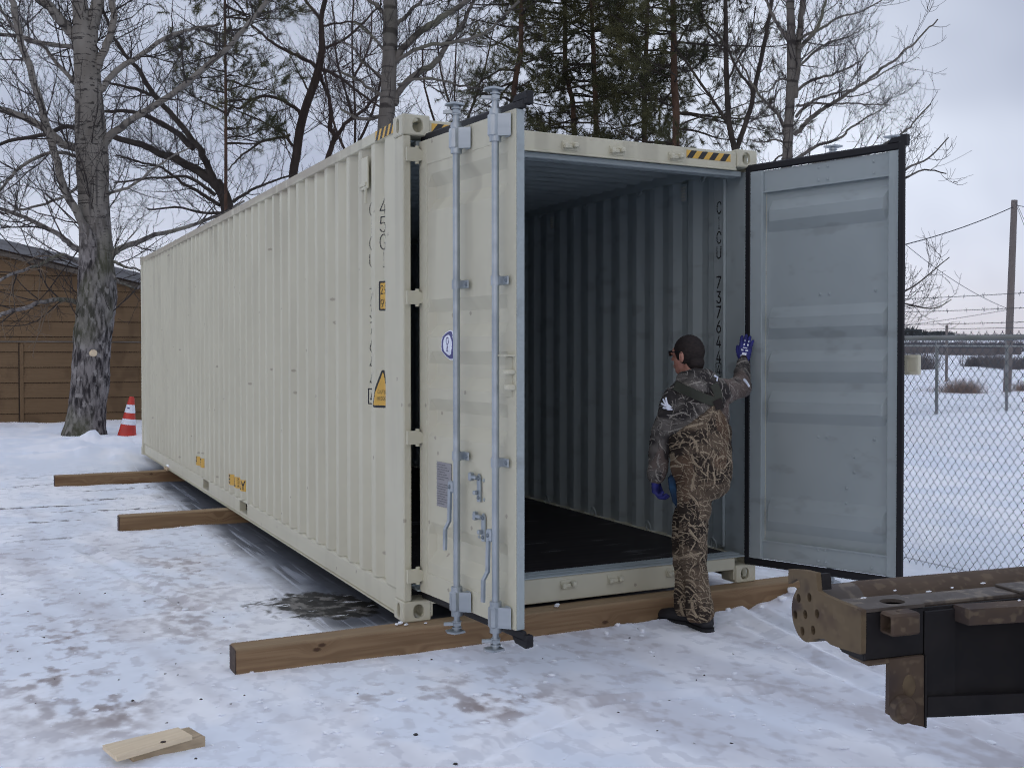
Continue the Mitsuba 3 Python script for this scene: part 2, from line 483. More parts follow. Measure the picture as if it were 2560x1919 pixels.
lw = obj('side_wall', wall_sheet(1, 0), 'sheet_paint', C0, label='left corrugated side wall facing the yard')
rw = obj('side_wall', wall_sheet(-1, WD), 'sheet_paint', C0, label='right corrugated side wall, grey inside')
ex = np.array([0.15] + [q for a in np.arange(.2, 2.1, .278) for q in (a, a + .068, a + .138, a + .206)] + [WD - .15])
v = np.array([(x, LN - .05 - float(corr(x, .2)) * .044 * (.2 <= x <= 2.146), z) for x in ex for z in (.17, 2.80)])
i = np.arange(len(ex) - 1) * 2
obj('end_wall', trimesh.Trimesh(v, np.vstack([np.stack([i, i + 1, i + 3], 1), np.stack([i, i + 3, i + 2], 1)]), process=False), 'sheet_paint', C0)
# roof: pressed cross ribs
ry = np.array([.12] + [q for a in np.arange(.2, LN - .3, .209) for q in (a, a + .035, a + .10, a + .135)] + [LN - .12])
rv = np.array([(x, y, 2.868 - (.02 if (j % 4) in (2, 3) and 0 < j < len(ry) - 1 else 0)) for j, y in enumerate(ry) for x in (.03, WD - .03)])
i = np.arange(len(ry) - 1) * 2
obj('roof', trimesh.Trimesh(rv, np.vstack([np.stack([i, i + 1, i + 3], 1), np.stack([i, i + 3, i + 2], 1)]), process=False), 'sheet_paint', C0)
# longitudinal rails
for s, x in ((1, 0), (-1, WD)):
    obj('top_rail', box(x + s * .002, x + s * .062, .178, LN - .178, 2.815, 2.880, .004), 'beige_paint', C0)
    br = m3.Manifold.hull_points(np.array(box(x + s * .016, x + s * .075, .178, LN - .178, .016, .1612, .010).vertices))
    for a, b in ((4.54, 4.89), (6.56, 6.91)):
        br -= m3.Manifold.hull_points(np.array(box(x - .3, x + .3, a, b, .050, .150).vertices))
    br = tm(br)
    bk = obj('bottom_rail', br, 'beige_paint', C0)
    obj('wall_ledge', box(x + s * .026, x + s * .078, .178, LN - .178, .1575, .1664), 'beige_paint', bk)
    obj('inner_rail_face', box(x + s * .0625, x + s * .068, .16, LN - .06, 2.79, 2.872, .002), 'grey_paint', C0)
    obj('lower_flange', box(x + s * .008, x + s * .10, .18, LN - .18, .011, .0158), 'beige_paint', bk)
    for a, b in ((4.54, 4.89), (6.56, 6.91)):
        pk = cat_(box(x + s * .077, x + s * .60, a - .004, a - .001, .046, .160), box(x + s * .077, x + s * .60, b + .001, b + .004, .046, .160), box(x + s * .077, x + s * .60, a, b, .158, .161), box(x + s * .077, x + s * .60, a, b, .040, .045), box(x + s * .60, x + s * .605, a, b, .04, .16))
        obj('fork_pocket', pk, 'dark_steel', bk)
obj('floor', box(.079, WD - .079, .16, LN - .06, .150, .166), 'floor_wood', C0)
for y in np.arange(.5, 12, .61):
    if all(not (a - .08 < y < b + .08) for a, b in ((4.54, 4.89), (6.56, 6.91))):
        obj('cross_member', box(.054, WD - .054, y - .022, y + .022, .025, .149), 'dark_steel', C0)

# header and sill of the door frame
hd = obj('door_header', cat_(box(.156, WD - .156, .010, .10, 2.760, 2.874, .005), box(.156, WD - .156, .0, .012, 2.752, 2.764, .003)), 'beige_paint', C0)
obj('header_lip', box(.09, WD - .09, .05, .16, 2.722, 2.757, .004), 'grey_paint', hd)
sl = m3.Manifold.hull_points(np.array(box(.156, WD - .156, .010, .13, .020, .170, .005).vertices))
for a, b in ((.17, .47), (WD - .47, WD - .17)):
    sl -= m3.Manifold.hull_points(np.array(box(a, b, -.1, .3, -.1, .092, .0).vertices))
sl = obj('door_sill', tm(sl), 'beige_paint', C0)
obj('sill_plate', cat_(box(.08, WD - .08, .004, .155, .1715, .180, .003), box(.08, WD - .08, .06, .158, .1805, .186, .002)), 'grey_paint', sl)


def keeper(x, z, flip):
    """Cam keeper: two lugs on a small back plate."""
    m = cat_(box(x - .05, x + .05, .002, .0095, z - .028, z + .028, .002), box(x - .048, x - .022, -.030, .002, z - .022, z + .012, .006), box(x + .016, x + .046, -.038, .002, z - .012, z + .020, .006),
             box(x - .022, x + .016, -.014, .002, z - .016, z + .006, .004))
    return m


for x in (.62, 1.046, 1.374, 1.805):
    obj('cam_keeper', keeper(x, 2.805, 0), 'beige_paint', hd)
    obj('cam_keeper', keeper(x - .01, .118, 1), 'beige_paint', sl)


def stripes(y0, y1, z0, z1, depth, n):
    """Slanted bars of a hazard strip inside the rectangle, in (u, w)."""
    R = sbox(y0, z0, y1, z1)
    w, out = (y1 - y0) / n, []
    for k in range(-2, n + 2):
        a = y0 + k * w
        q = Polygon([(a, z0), (a + w * .5, z0), (a + w * .5 + (z1 - z0) * .75, z1), (a + (z1 - z0) * .75, z1)]).intersection(R)
        if q.area > 1e-7:
            out.append(q)
    return out


M_FRONT = lambda y: frame((0, y, 0), (1, 0, 0), (0, 0, 1), (0, -1, 0))   # text plane facing -y
for a, b in ((1.890, 2.233), (.168, .46)):
    hs = obj('hazard_strip', moved(prism(sbox(a, 2.806, b, 2.856), .002), M_FRONT(.0098)), 'yellow_print', hd)
    obj('black_bar', cat_(*[moved(prism(q, .001), M_FRONT(.0077)) for q in stripes(a, b, 2.806, 2.856, 0, 4)]), 'black_print', hs)
M_LEFT = lambda x: frame((x, 0, 0), (0, -1, 0), (0, 0, 1), (-1, 0, 0))   # plane facing -x, u runs along -y
hs = obj('hazard_strip', moved(prism(sbox(-.54, 2.817, -.19, 2.878), .0012), M_LEFT(.002)), 'yellow_print', C0)
obj('black_bar', cat_(*[moved(prism(q, .0008), M_LEFT(.0007)) for q in stripes(-.54, -.19, 2.817, 2.878, 0, 4)]), 'black_print', hs)


# printing on the corrugated left wall follows its folds
def wall_print(poly, lift):
    """poly in (y, z), laid on the left wall, cut at the folds."""
    ms = []
    b = [y for y in breaks if -1 < y]
    for y0, y1 in zip(b[:-1], b[1:]):
        piece = poly.intersection(sbox(y0, 0, y1, 3))
        for g in getattr(piece, 'geoms', [piece]):
            if g.geom_type == 'Polygon' and g.area > 1e-8:
                vv, ff = trimesh.creation.triangulate_polygon(g, engine='earcut')
                x = XW + wall_depth(np.clip(vv[:, 0], y0 + 1e-6, y1 - 1e-6)) - lift
                ms.append(trimesh.Trimesh(np.column_stack([x, vv]), ff, process=False))
    return cat_(*ms) if ms else None


def glyphs(text, h, w, bold=False, thin=0):
    """Lettering as shapely geometry, capitals h tall, squeezed to advance about w per glyph, starting at 0."""
    m = meshkit.text_mesh(text, h, .001, bold)
    sec = [Polygon(m.vertices[f][:, :2]) for f in m.faces if abs(np.cross(m.vertices[f][1] - m.vertices[f][0], m.vertices[f][2] - m.vertices[f][0])[2]) > 1e-12 and np.ptp(m.vertices[f][:, 2]) < 1e-6 and m.vertices[f][0, 2] < .0005]
    from shapely import union_all
    g = union_all([q.buffer(1e-6) for q in sec])
    x0, _, x1, _ = g.bounds
    return affinity.scale(affinity.translate(g.buffer(-thin) if thin else g, -(x0 + x1) / 2, 0), w / max(x1 - x0, 1e-6), 1, origin=(0, 0))


def wall_text(col, yc, ztop, zbot, h, w):
    """A column of single letters on the left wall, reading downwards; letters face -x, so y is mirrored."""
    step = (ztop - zbot - h) / (len(col) - 1)
    gs = [affinity.translate(affinity.scale(glyphs(c, h, w * (.2 if c in '1I' else 1), thin=.0028), -1, 1, origin=(0, 0)), yc, ztop - h - k * step) for k, c in enumerate(col) if c != ' ']
    return [wall_print(g, .0022) for g in gs]


for g, yc in (('45G1', .514),):
    for m in wall_text(g, yc, 2.477, 2.055, .10, .068):
        if m is not None:
            obj('size_letter', m, 'black_print', lw)
for m in wall_text('CICU 737644', .774, 2.478, 1.33, .085, .060):
    if m is not None:
        obj('number_letter', m, 'black_print', lw)
bx4 = Polygon([(.722, 1.215), (.815, 1.215), (.815, 1.315), (.722, 1.315)])
m = wall_print(bx4.difference(bx4.buffer(-.007)), .0022)
obj('number_box', m, 'black_print', lw)
m = wall_print(affinity.translate(affinity.scale(glyphs('4', .075, .06), -1, 1, origin=(0, 0)), .768, 1.228), .0022)
obj('number_letter', m, 'black_print', lw)
hb = sbox(.425, 1.795, .553, 1.975).buffer(-.01).buffer(.01)
hk = obj('height_sticker', wall_print(hb, .0020), 'black_print', lw)
obj('sticker_face', wall_print(hb.buffer(-.012), .0028), 'yellow_print', hk)
obj('sticker_text', cat_(*[wall_print(affinity.translate(affinity.scale(glyphs(t, h, w), -1, 1, origin=(0, 0)), .490, z), .0036) for t, h, w, z in (('2.9m', .055, .096, 1.895), ("9'6\"", .05, .096, 1.815))]), 'black_print', hk)
tri = Polygon([(.640, 1.205), (.408, 1.205), (.524, 1.455)]).buffer(-.015).buffer(.015)
tk = obj('warning_triangle', wall_print(tri, .0020), 'black_print', lw)
obj('triangle_face', wall_print(tri.buffer(-.014), .0028), 'yellow_print', tk)
obj('triangle_text', cat_(*[wall_print(affinity.translate(affinity.scale(glyphs(t, .022, w), -1, 1, origin=(0, 0)), .524, z), .0036) for t, w, z in (('CAUTION', .075, 1.290), ('HEIGHT', .085, 1.250))]), 'black_print', tk)
# fork pocket signs: yellow ground, one letter on each outer fold
for (ya, yb, za, zb, txt) in ((6.93, 7.46, .265, .365, [('P', 7.296), ('T', 7.014)]), (4.70, 5.40, .245, .35, [('E', 5.340), ('L', 5.072), ('I', 5.0), ('L', 4.80), ('Y', 4.735)])):
    fk = obj('fork_sign', wall_print(sbox(ya, za, yb, zb), .0020), 'yellow_print', lw)
    obj('sign_letter', cat_(*[wall_print(affinity.translate(affinity.scale(glyphs(c, .080, .060 if c != 'I' else .014, True), -1, 1, origin=(0, 0)), y, (za + zb) / 2 - .0375), .0030) for c, y in txt]), 'black_print', fk)
# ventilators
def vent(x, y, z, s):
    return cat_(box(x - s * .012, x, y - .09, y + .09, z - .10, z + .10, .006), box(x - s * .02, x - s * .012, y - .07, y + .07, z - .08, z - .06), box(x - s * .022, x - s * .012, y - .08, y - .06, z - .19, z - .10))


obj('ventilator', vent(XW, .79, 2.655, 1), 'beige_paint', lw)
for y in (.83, 3.077, 6.3, 9.6):
    vk = obj('inside_ventilator', box(WD - .062, WD - .0555, y - .035, y + .035, 2.64, 2.77, .003), 'grey_paint', rw)
    obj('vent_light_dot', cat_(*[cyl((WD - .0628, y - .02 + .02 * a + .01 * (b % 2), 2.655 + .022 * b), (WD - .0618, y - .02 + .02 * a + .01 * (b % 2), 2.655 + .022 * b), .008, 8) for a in range(3) for b in range(5)]), 'hole_daylight', vk)
mat('hole_daylight', (0.50, 0.46, 0.36), rough=0.8)  # pale tone painted as daylight showing through the vent holes


def ring(x, y, z, up):
    a = np.linspace(-.5, math.pi + .5, 12)
    return tube(np.stack([x + 0 * a - .012 * np.sin(a), y + .035 * np.cos(a), z + up * .05 * np.sin(a)], 1), .006, 8)


for y in np.arange(.42, 12, .92):
    obj('lashing_ring', ring(WD - .058, y, .19, 1), 'grey_paint', rw)
    obj('lashing_ring', ring(WD - .058, y + .15, 2.80, -1), 'grey_paint', rw)
# number inside, on the wall by the door
zt, hh = 2.592, .086
for k, c in enumerate('CICU 737644'):
    if c == ' ':
        continue
    g = glyphs(c, hh, .058 * (.22 if c == 'I' else 1))
    mm = prism(g, .0015)
    z = zt - hh - k * .1035
    obj('inside_letter', moved(mm, frame((WD - .0572, .367, z), (0, -1, 0), (0, 0, 1), (-1, 0, 0))), 'black_print', rw)
b4 = sbox(-.035, 0, .035, .10)
obj('inside_letter', moved(prism(b4.difference(b4.buffer(-.006)).union(affinity.translate(glyphs('4', .07, .045), 0, .015)), .0015), frame((WD - .0572, .367, 1.37), (0, -1, 0), (0, 0, 1), (-1, 0, 0))), 'black_print', rw)
obj('letter_board', box(WD - .0568, WD - .054, .305, .43, .2, 2.75), 'grey_paint', rw)

# ---------------------------------------------------------------- door leaves
LU, LT, ZB, ZT = 1.146, .052, .170, 2.745
TROUGHS = [(2.44, .105), (1.735, .105), (1.447, .105), (1.182, .105), (.472, .115)]


def leaf_prof(w):
    d = np.zeros(np.shape(w))
    for c, h in TROUGHS:
        d = np.maximum(d, np.clip((h - np.abs(w - c)) / .07, 0, 1))
    return d


def build_leaf(side, O, ex, full):
    """side: +1 left leaf. Local u along the leaf from its hinge, v outwards from its outer face, w up."""
    ex = np.array(ex)
    n = np.cross(ex, (0, 0, 1)) * side
    n = n / np.linalg.norm(n)
    M = frame(O, ex, n, (0, 0, 1))
    M[2, 0] = 0.0
    if not full:
        M[2, 0] = .015
    flip = np.linalg.det(M[:3, :3]) < 0
    D = obj  # short

    def put(name, mesh, bsdf, parent, smooth=False, **kw):
        mm = moved(mesh, M)
        if flip and mm.volume < 0:
            mm.invert()
        return obj(name, mm, bsdf, parent, smooth=smooth, **kw)

    us = np.array([.100, .112, .150, LU - .125, LU - .09, LU - .078])
    ed = np.array([0, 0, 1, 1, 0, 0.0])
    ws = np.unique(np.concatenate([[ZB + .12, ZT - .14]] + [[c - h, c - h + .07, c + h - .07, c + h] for c, h in TROUGHS]))
    pr_ = leaf_prof(ws)
    V = np.array([(u, -.004 - .036 * a * e, w) for u, e in zip(us, ed) for w, a in zip(ws, pr_)])
    nw = len(ws)
    a_, b_ = np.meshgrid(np.arange(len(us) - 1), np.arange(nw - 1), indexing='ij')
    k = (a_ * nw + b_).ravel()
    F = np.vstack([np.stack([k, k + 1, k + nw + 1], 1), np.stack([k, k + nw + 1, k + nw], 1)])
    # front of the two-sided paint must look outwards (+v)
    pm = moved(trimesh.Trimesh(V, F, process=False), M)
    if np.mean(pm.face_normals @ n) < 0:
        pm.invert()
    key = obj('door', pm, 'sheet_paint', C0, label='left door leaf, outer face with two lock rods' if side > 0 else 'right door leaf, grey inner face with black rubber edge')
    tr = ZT - .14
    for nm, a in (('door_stile', (0, .1008)), ('door_stile', (LU - .0788, LU))):
        put(nm, box(a[0], a[1], -.007, 0, ZB, ZT, .002), 'beige_paint', key)
        put('inner_stile', box(a[0], a[1] if a[0] == 0 else a[1], -LT, -.0072, ZB, ZT, .003), 'grey_paint', key)
    for nm, a in (('door_rail', (ZB, ZB + .122)), ('door_rail', (tr - .002, ZT))):
        put(nm, box(.101, LU - .079, -.007, -.0006, a[0], a[1], .002), 'beige_paint', key)
        put('inner_rail', box(.101, LU - .079, -.030, -.0072, a[0], a[1], .003), 'grey_paint', key)
        e = a[1] if a[0] == ZB else a[0]
        put('rail_lip', box(.101, LU - .079, -.040, -.0302, e - .006, e + .006, .002), 'grey_paint', key)
    # rubber seal round the leaf
    gk = cat_(box(-.048, LU + .03, -.050, -.028, ZT + .001, ZT + .050, .008), box(-.048, LU + .03, -.050, -.028, ZB - .050, ZB - .001, .008), box(-.048, -.001, -.050, -.028, ZB - .045, ZT + .045, .008),
              None if full else box(LU - (.030 if full else .001), LU + (-.006 if full else .046), -LT - .022, -LT - .002, ZB - .048, ZT + .048, .007))
    flare = [prism([(LU - .09, 0), (LU + .058, 0), (LU + .05, .035), (LU - .06, .028)], .02)]
    gk = cat_(gk, moved(flare[0], frame((0, -.030, ZT + .048), (1, 0, 0), (0, 0, 1), (0, -1, 0))), moved(flare[0], frame((0, -.050, ZB - .048), (1, 0, 0), (0, 0, -1), (0, 1, 0))),
              box(LU + .012, LU + .058, -LT - .02, -LT + .02, ZT + .02, ZT + .085, .004), box(LU + .012, LU + .055, -LT - .02, -LT + .02, ZB - .08, ZB - .02, .004))
    put('rubber_seal', gk, 'rubber', key)
    # hinges
    for z in (2.665, 1.855, 1.058, .268):
        # blade across the gap (in container axes), its pin, and the tongue welded to the leaf
        sx = 1 if side > 0 else -1
        xo = 0 if side > 0 else WD
        if sx < 0:                                              # seen from inside, the right hinges lie behind the post
            obj('hinge', cat_(box(xo - .03, xo + .022, .006, .024, z - .038, z + .038, .004), cyl((xo + .02, .002, z - .05), (xo + .02, .002, z + .05), .012, 12)), 'beige_paint', key)
            continue
        blade = prism([(.012, -.038), (.068, -.038), (.108, -.028), (.112, .024), (.068, .040), (.012, .040)], .018)
        blade = moved(blade, frame((xo, -.006, z), (sx, 0, 0), (0, 0, 1), (0, -1, 0)))
        if sx < 0:
            blade.invert()
        hk = obj('hinge', cat_(blade, box(xo + sx * .012, xo + sx * .040, -.006, .009, z - .038, z + .038, .003)), 'beige_paint', key)
        obj('hinge_pin', cyl((xo + sx * .075, -.010, z - .050), (xo + sx * .075, -.010, z + .050), .012, 12), 'beige_paint', hk)
    # inside: rivets
    rv = [(.541, 2.713), (.609, 2.713), (.541, 2.632), (.609, 2.632), (.539, 1.909), (.610, 1.907), (.951, 1.914), (.529, .996), (.6, .995), (.948, .995), (.8, .884), (.803, .784), (.748, .682), (.745, .584),
          (.55, .278), (.605, .278), (.55, .205), (.608, .205), (.95, .276), (.95, .205), (.95, 2.7), (.95, 2.63)]
    for u, w in rv:
        d0 = -.030 if (w > tr or w < ZB + .122) else -.0045
        rvt = trimesh.creation.icosphere(2, 1.0)
        rvt.apply_scale((.010, .009, .010))
        rvt.apply_translation((u, d0, w))
        put('rivet', rvt, 'grey_paint', key, smooth=True)
    # lock rods
    for q, (u, hz) in enumerate(((.592, .84), (1.035, .64))):
        v0 = .052
        rod = put('lock_rod', tube([(u, v0, ZB - .02), (u, v0, ZT + .04)], .0185, 20), 'galvanized', key, smooth=40)
        for z0, z1, s in ((2.610, 2.735, 1), (.166, .286, -1)):
            hs = cat_(box(u - .032, u + .030, .016, v0 + .034, z0, z1, .014), tube([(u, v0, z0 - .018), (u, v0, z1 + .018)], .030, 20), box(u + .02, u + .068, .001, .012, z0 + .004, z1 - .004, .004),
                      moved(prism([(0, 0), (.055, 0), (0, .045)], z1 - z0 - .016), frame((u + .028, .010, z0 + .008), (1, 0, 0), (0, 1, 0), (0, 0, 1))))
            put('rod_housing', hs, 'galvanized', key, smooth=30)
            for zz in (z0 + .024, z1 - .024):
                b = lathe([(0, .010), (.007, .009), (.0105, .004), (.0105, 0), (0, 0)], 10)
                put('housing_bolt', moved(b, frame((u + .055, .012, zz), (1, 0, 0), (0, 0, -1), (0, 1, 0))), 'bolt_steel', key)
            ze = ZT + .03 if s > 0 else ZB - .03
            # cam: neck, hooked plate and mushroom foot
            fl = prism([(-.012, -.028), (.055, -.045), (.062, -.028), (.020, -.004), (.024, .016), (-.012, .024)], .016)
            cam = cat_(cyl((u, v0, ze - .01 * s), (u, v0, ze + .075 * s), .016, 14), moved(fl, frame((u, v0, ze + .028 * s), (0, 1, 0), (1, 0, 0), (0, 0, s))), cyl((u, v0, ze + .052 * s), (u, v0, ze + .058 * s), .026, 16),
                       moved(prism([(-.035, -.05), (.045, -.045), (.055, 0), (.035, .05), (-.03, .04)], .010), frame((u, v0, ze + .070 * s), (0, 1, 0), (1, 0, 0), (0, 0, s))), cyl((u, v0, ze + .020 * s), (u, v0, ze + .026 * s), .024, 16))
            put('locking_cam', cam, 'galvanized', key, smooth=30)
        for z in (1.905, .998):
            g = cat_(tube([(u, v0, z - .024), (u, v0, z + .024)], .024, 18), box(u - .024, u + .014, .0, v0, z - .022, z + .022, .008), box(u + .012, u + .070, .012, .020, z - .022, z + .022, .005), box(u + .012, u + .022, .012, v0 + .014, z - .022, z + .022, .004))
            put('rod_guide', g, 'galvanized', key, smooth=30)
            b = lathe([(0, .008), (.007, .007), (.010, .003), (.010, 0), (0, 0)], 10)
            put('housing_bolt', moved(b, frame((u + .052, .020, z), (1, 0, 0), (0, 0, -1), (0, 1, 0))), 'bolt_steel', key)
        # handle: hub plate on the rod, bar bent outwards at its lower end
        hub = box(u - .062, u - .010, v0 - .012, v0 + .026, hz - .040, hz + .022, .008)
        path = [(u - .040, v0 + .020, hz - .02), (u - .042, v0 + .022, hz - .13), (u - .040, v0 + .024, hz - .19), (u - .056, v0 + .040, hz - .235), (u - .056, v0 + .042, hz - .345)]
        ribbon = cat_(*[trimesh.Trimesh(*hull_(np.vstack([np.array(a) + s for s in ((-.014, -.006, 0), (.014, -.006, 0), (.014, .006, 0), (-.014, .006, 0))] + [np.array(b) + s for s in ((-.014, -.006, 0), (.014, -.006, 0), (.014, .006, 0), (-.014, .006, 0))])), process=False) for a, b in zip(path[:-1], path[1:])])
        put('door_handle', cat_(hub, ribbon), 'galvanized', key, smooth=25)
        b = lathe([(0, .008), (.008, .007), (.011, .003), (.011, 0), (0, 0)], 10)
        put('housing_bolt', moved(b, frame((u - .036, v0 + .026, hz - .008), (1, 0, 0), (0, 0, -1), (0, 1, 0))), 'bolt_steel', key)
    for u, z in ((.76, .845), (.81, .645)):
        pl = Polygon([(-.014, -.07), (.014, -.07), (.014, .05), (.0, .064), (-.014, .05)]).buffer(.006)
        hp = cat_(moved(prism(pl, .008), frame((u, .0005, z), (1, 0, 0), (0, 0, 1), (0, 1, 0))), box(u - .062, u - .004, .008, .03, z + .040, z + .060, .005), box(u - .075, u - .050, .006, .034, z + .028, z + .074, .006), box(u - .030, u - .006, .008, .030, z - .040, z - .018, .004))
        put('handle_retainer', hp, 'galvanized', key, smooth=30)
        for dz in (.045, -.055):
            b = lathe([(0, .008), (.007, .007), (.010, .003), (.010, 0), (0, 0)], 10)
            put('housing_bolt', moved(b, frame((u, .0088, z + dz), (1, 0, 0), (0, 0, -1), (0, 1, 0))), 'bolt_steel', key)
    if full:
        lb = cat_(box(1.045, 1.120, -.0, .004, 1.325, 1.525, .002), box(1.050, 1.150, .0, .050, 1.527, 1.536, .003), box(1.085, 1.148, .002, .040, 1.440, 1.462, .004), box(1.098, 1.150, .002, .040, 1.362, 1.388, .004))
        put('lock_box', lb, 'beige_paint', key)
        # approval plate with lines of print, round seal
        cp = put('approval_plate', box(.232, .415, -.0042, .0012, .690, .938, .0), 'plate_grey', key)
        put('print_line', cat_(*[box(.243, .243 + .162 * (.55 + .45 * ((i * 37) % 10) / 10), .0012, .0018, .705 + i * .0135, .7095 + i * .0135) for i in range(17) if i not in (9,)]), 'plate_line', cp)
        seal = Point(.365, 1.585).buffer(.082, 32)
        def lay(g, lift):
            vv, ff = [], []
            wsb = sorted(set([1.49, 1.69] + [float(x) for x in ws if 1.49 < x < 1.69]))
            out = []
            for a, b in zip(wsb[:-1], wsb[1:]):
                for q in getattr(g.intersection(sbox(0, a, 2, b)), 'geoms', [g.intersection(sbox(0, a, 2, b))]):
                    if q.geom_type == 'Polygon' and q.area > 1e-8:
                        pv, pf = trimesh.creation.triangulate_polygon(q, engine='earcut')
                        out.append(trimesh.Trimesh(np.column_stack([pv[:, 0], -.004 - .036 * leaf_prof(np.clip(pv[:, 1], a + 1e-6, b - 1e-6)) + lift, pv[:, 1]]), pf, process=False))
            return cat_(*out)
        sk = put('round_seal', lay(seal, .0008), 'white_print', key)
        ringp = Point(.365, 1.585).buffer(.076, 32).difference(Point(.365, 1.585).buffer(.056, 32))
        fig = affinity.translate(Polygon([(-.012, -.04), (.010, -.042), (.004, -.005), (.022, .012), (.010, .040), (-.012, .036), (-.02, .012), (-.004, -.004)]), .362, 1.59)
        put('seal_print', cat_(lay(ringp, .0014), lay(fig.difference(fig.buffer(-.006)), .0014)), 'blue_print', sk)
    else:
        put('lock_box', cat_(box(LU + .005, LU + .10, .004, .012, 1.395, 1.415, .003), box(LU + .005, LU + .10, .004, .012, 1.495, 1.515, .003), box(LU + .005, LU + .03, .004, .012, 1.415, 1.495, .002), box(LU + .08, LU + .10, .004, .012, 1.415, 1.495, .002), box(LU + .005, LU + .10, .014, .04, 1.395, 1.515, .004)), 'beige_paint', key)
    return key


build_leaf(1, (.098, .020, 0), (.0870, -.9962, 0), True)
# right leaf: its inner face lies on the line (2.369,-.026) - (2.684,-1.116)
_d = np.array([.278, -.961, 0.0]); _n = np.array([.961, .278, 0])
build_leaf(-1, tuple(np.array([2.369, -.026, 0]) + LT * _n), tuple(_d), False)

# ---------------------------------------------------------------- beams under the container
def beam(x0, x1, y0, y1, z0, z1, seed):
    m = box(x0, x1, y0, y1, z0, z1, .006)
    m = m.subdivide_to_size(.09)
    nn = meshkit.noise(m.vertices * [3, 12, 12] + seed, 4) - .5
    m.vertices += m.vertex_normals * (nn * .006)[:, None]
    return m


for (x0, x1, y0, y1, z1, lab, rz) in ((-.945, 2.76, -.121, .041, -.002, 'brown timber beam under the door end of the container, nearest of the three', 0.0),
                                       (-.962, 2.9, 5.40, 5.56, -.002, 'brown timber beam crossing under the middle of the container', 0.0),
                                       (-1.285, 2.8, 9.50, 9.66, -.002, 'brown timber beam farthest back, by the snow bank at the far end', 0.0)):
    bm = thing('timber_beam', lab, 'timber beam', 'timber beams carrying the container')
    obj('beam', beam(x0 + .003, x1, y0, y1, G - .03, z1, x0 * 7), 'timber', bm, smooth=35)
    obj('cut_end', box(x0 - .002, x0 + .0028, y0 + .004, y1 - .004, G - .03, z1 - .004, .002), 'timber_end', bm)
obj('wood_block', cat_(box(-.02, .22, 9.46, 9.72, .0, .03, .006)), 'worn_wood', thing('scrap_wood', 'small pale block of wood lying on the farthest timber beam', 'wood block'))
obj('snow_cap', trimesh.Trimesh(*hull_(np.array(box(0, .2, 9.48, 9.68, .0305, .075, .03).vertices)), process=False), 'snow_chunk_mat', 'scrap_wood')
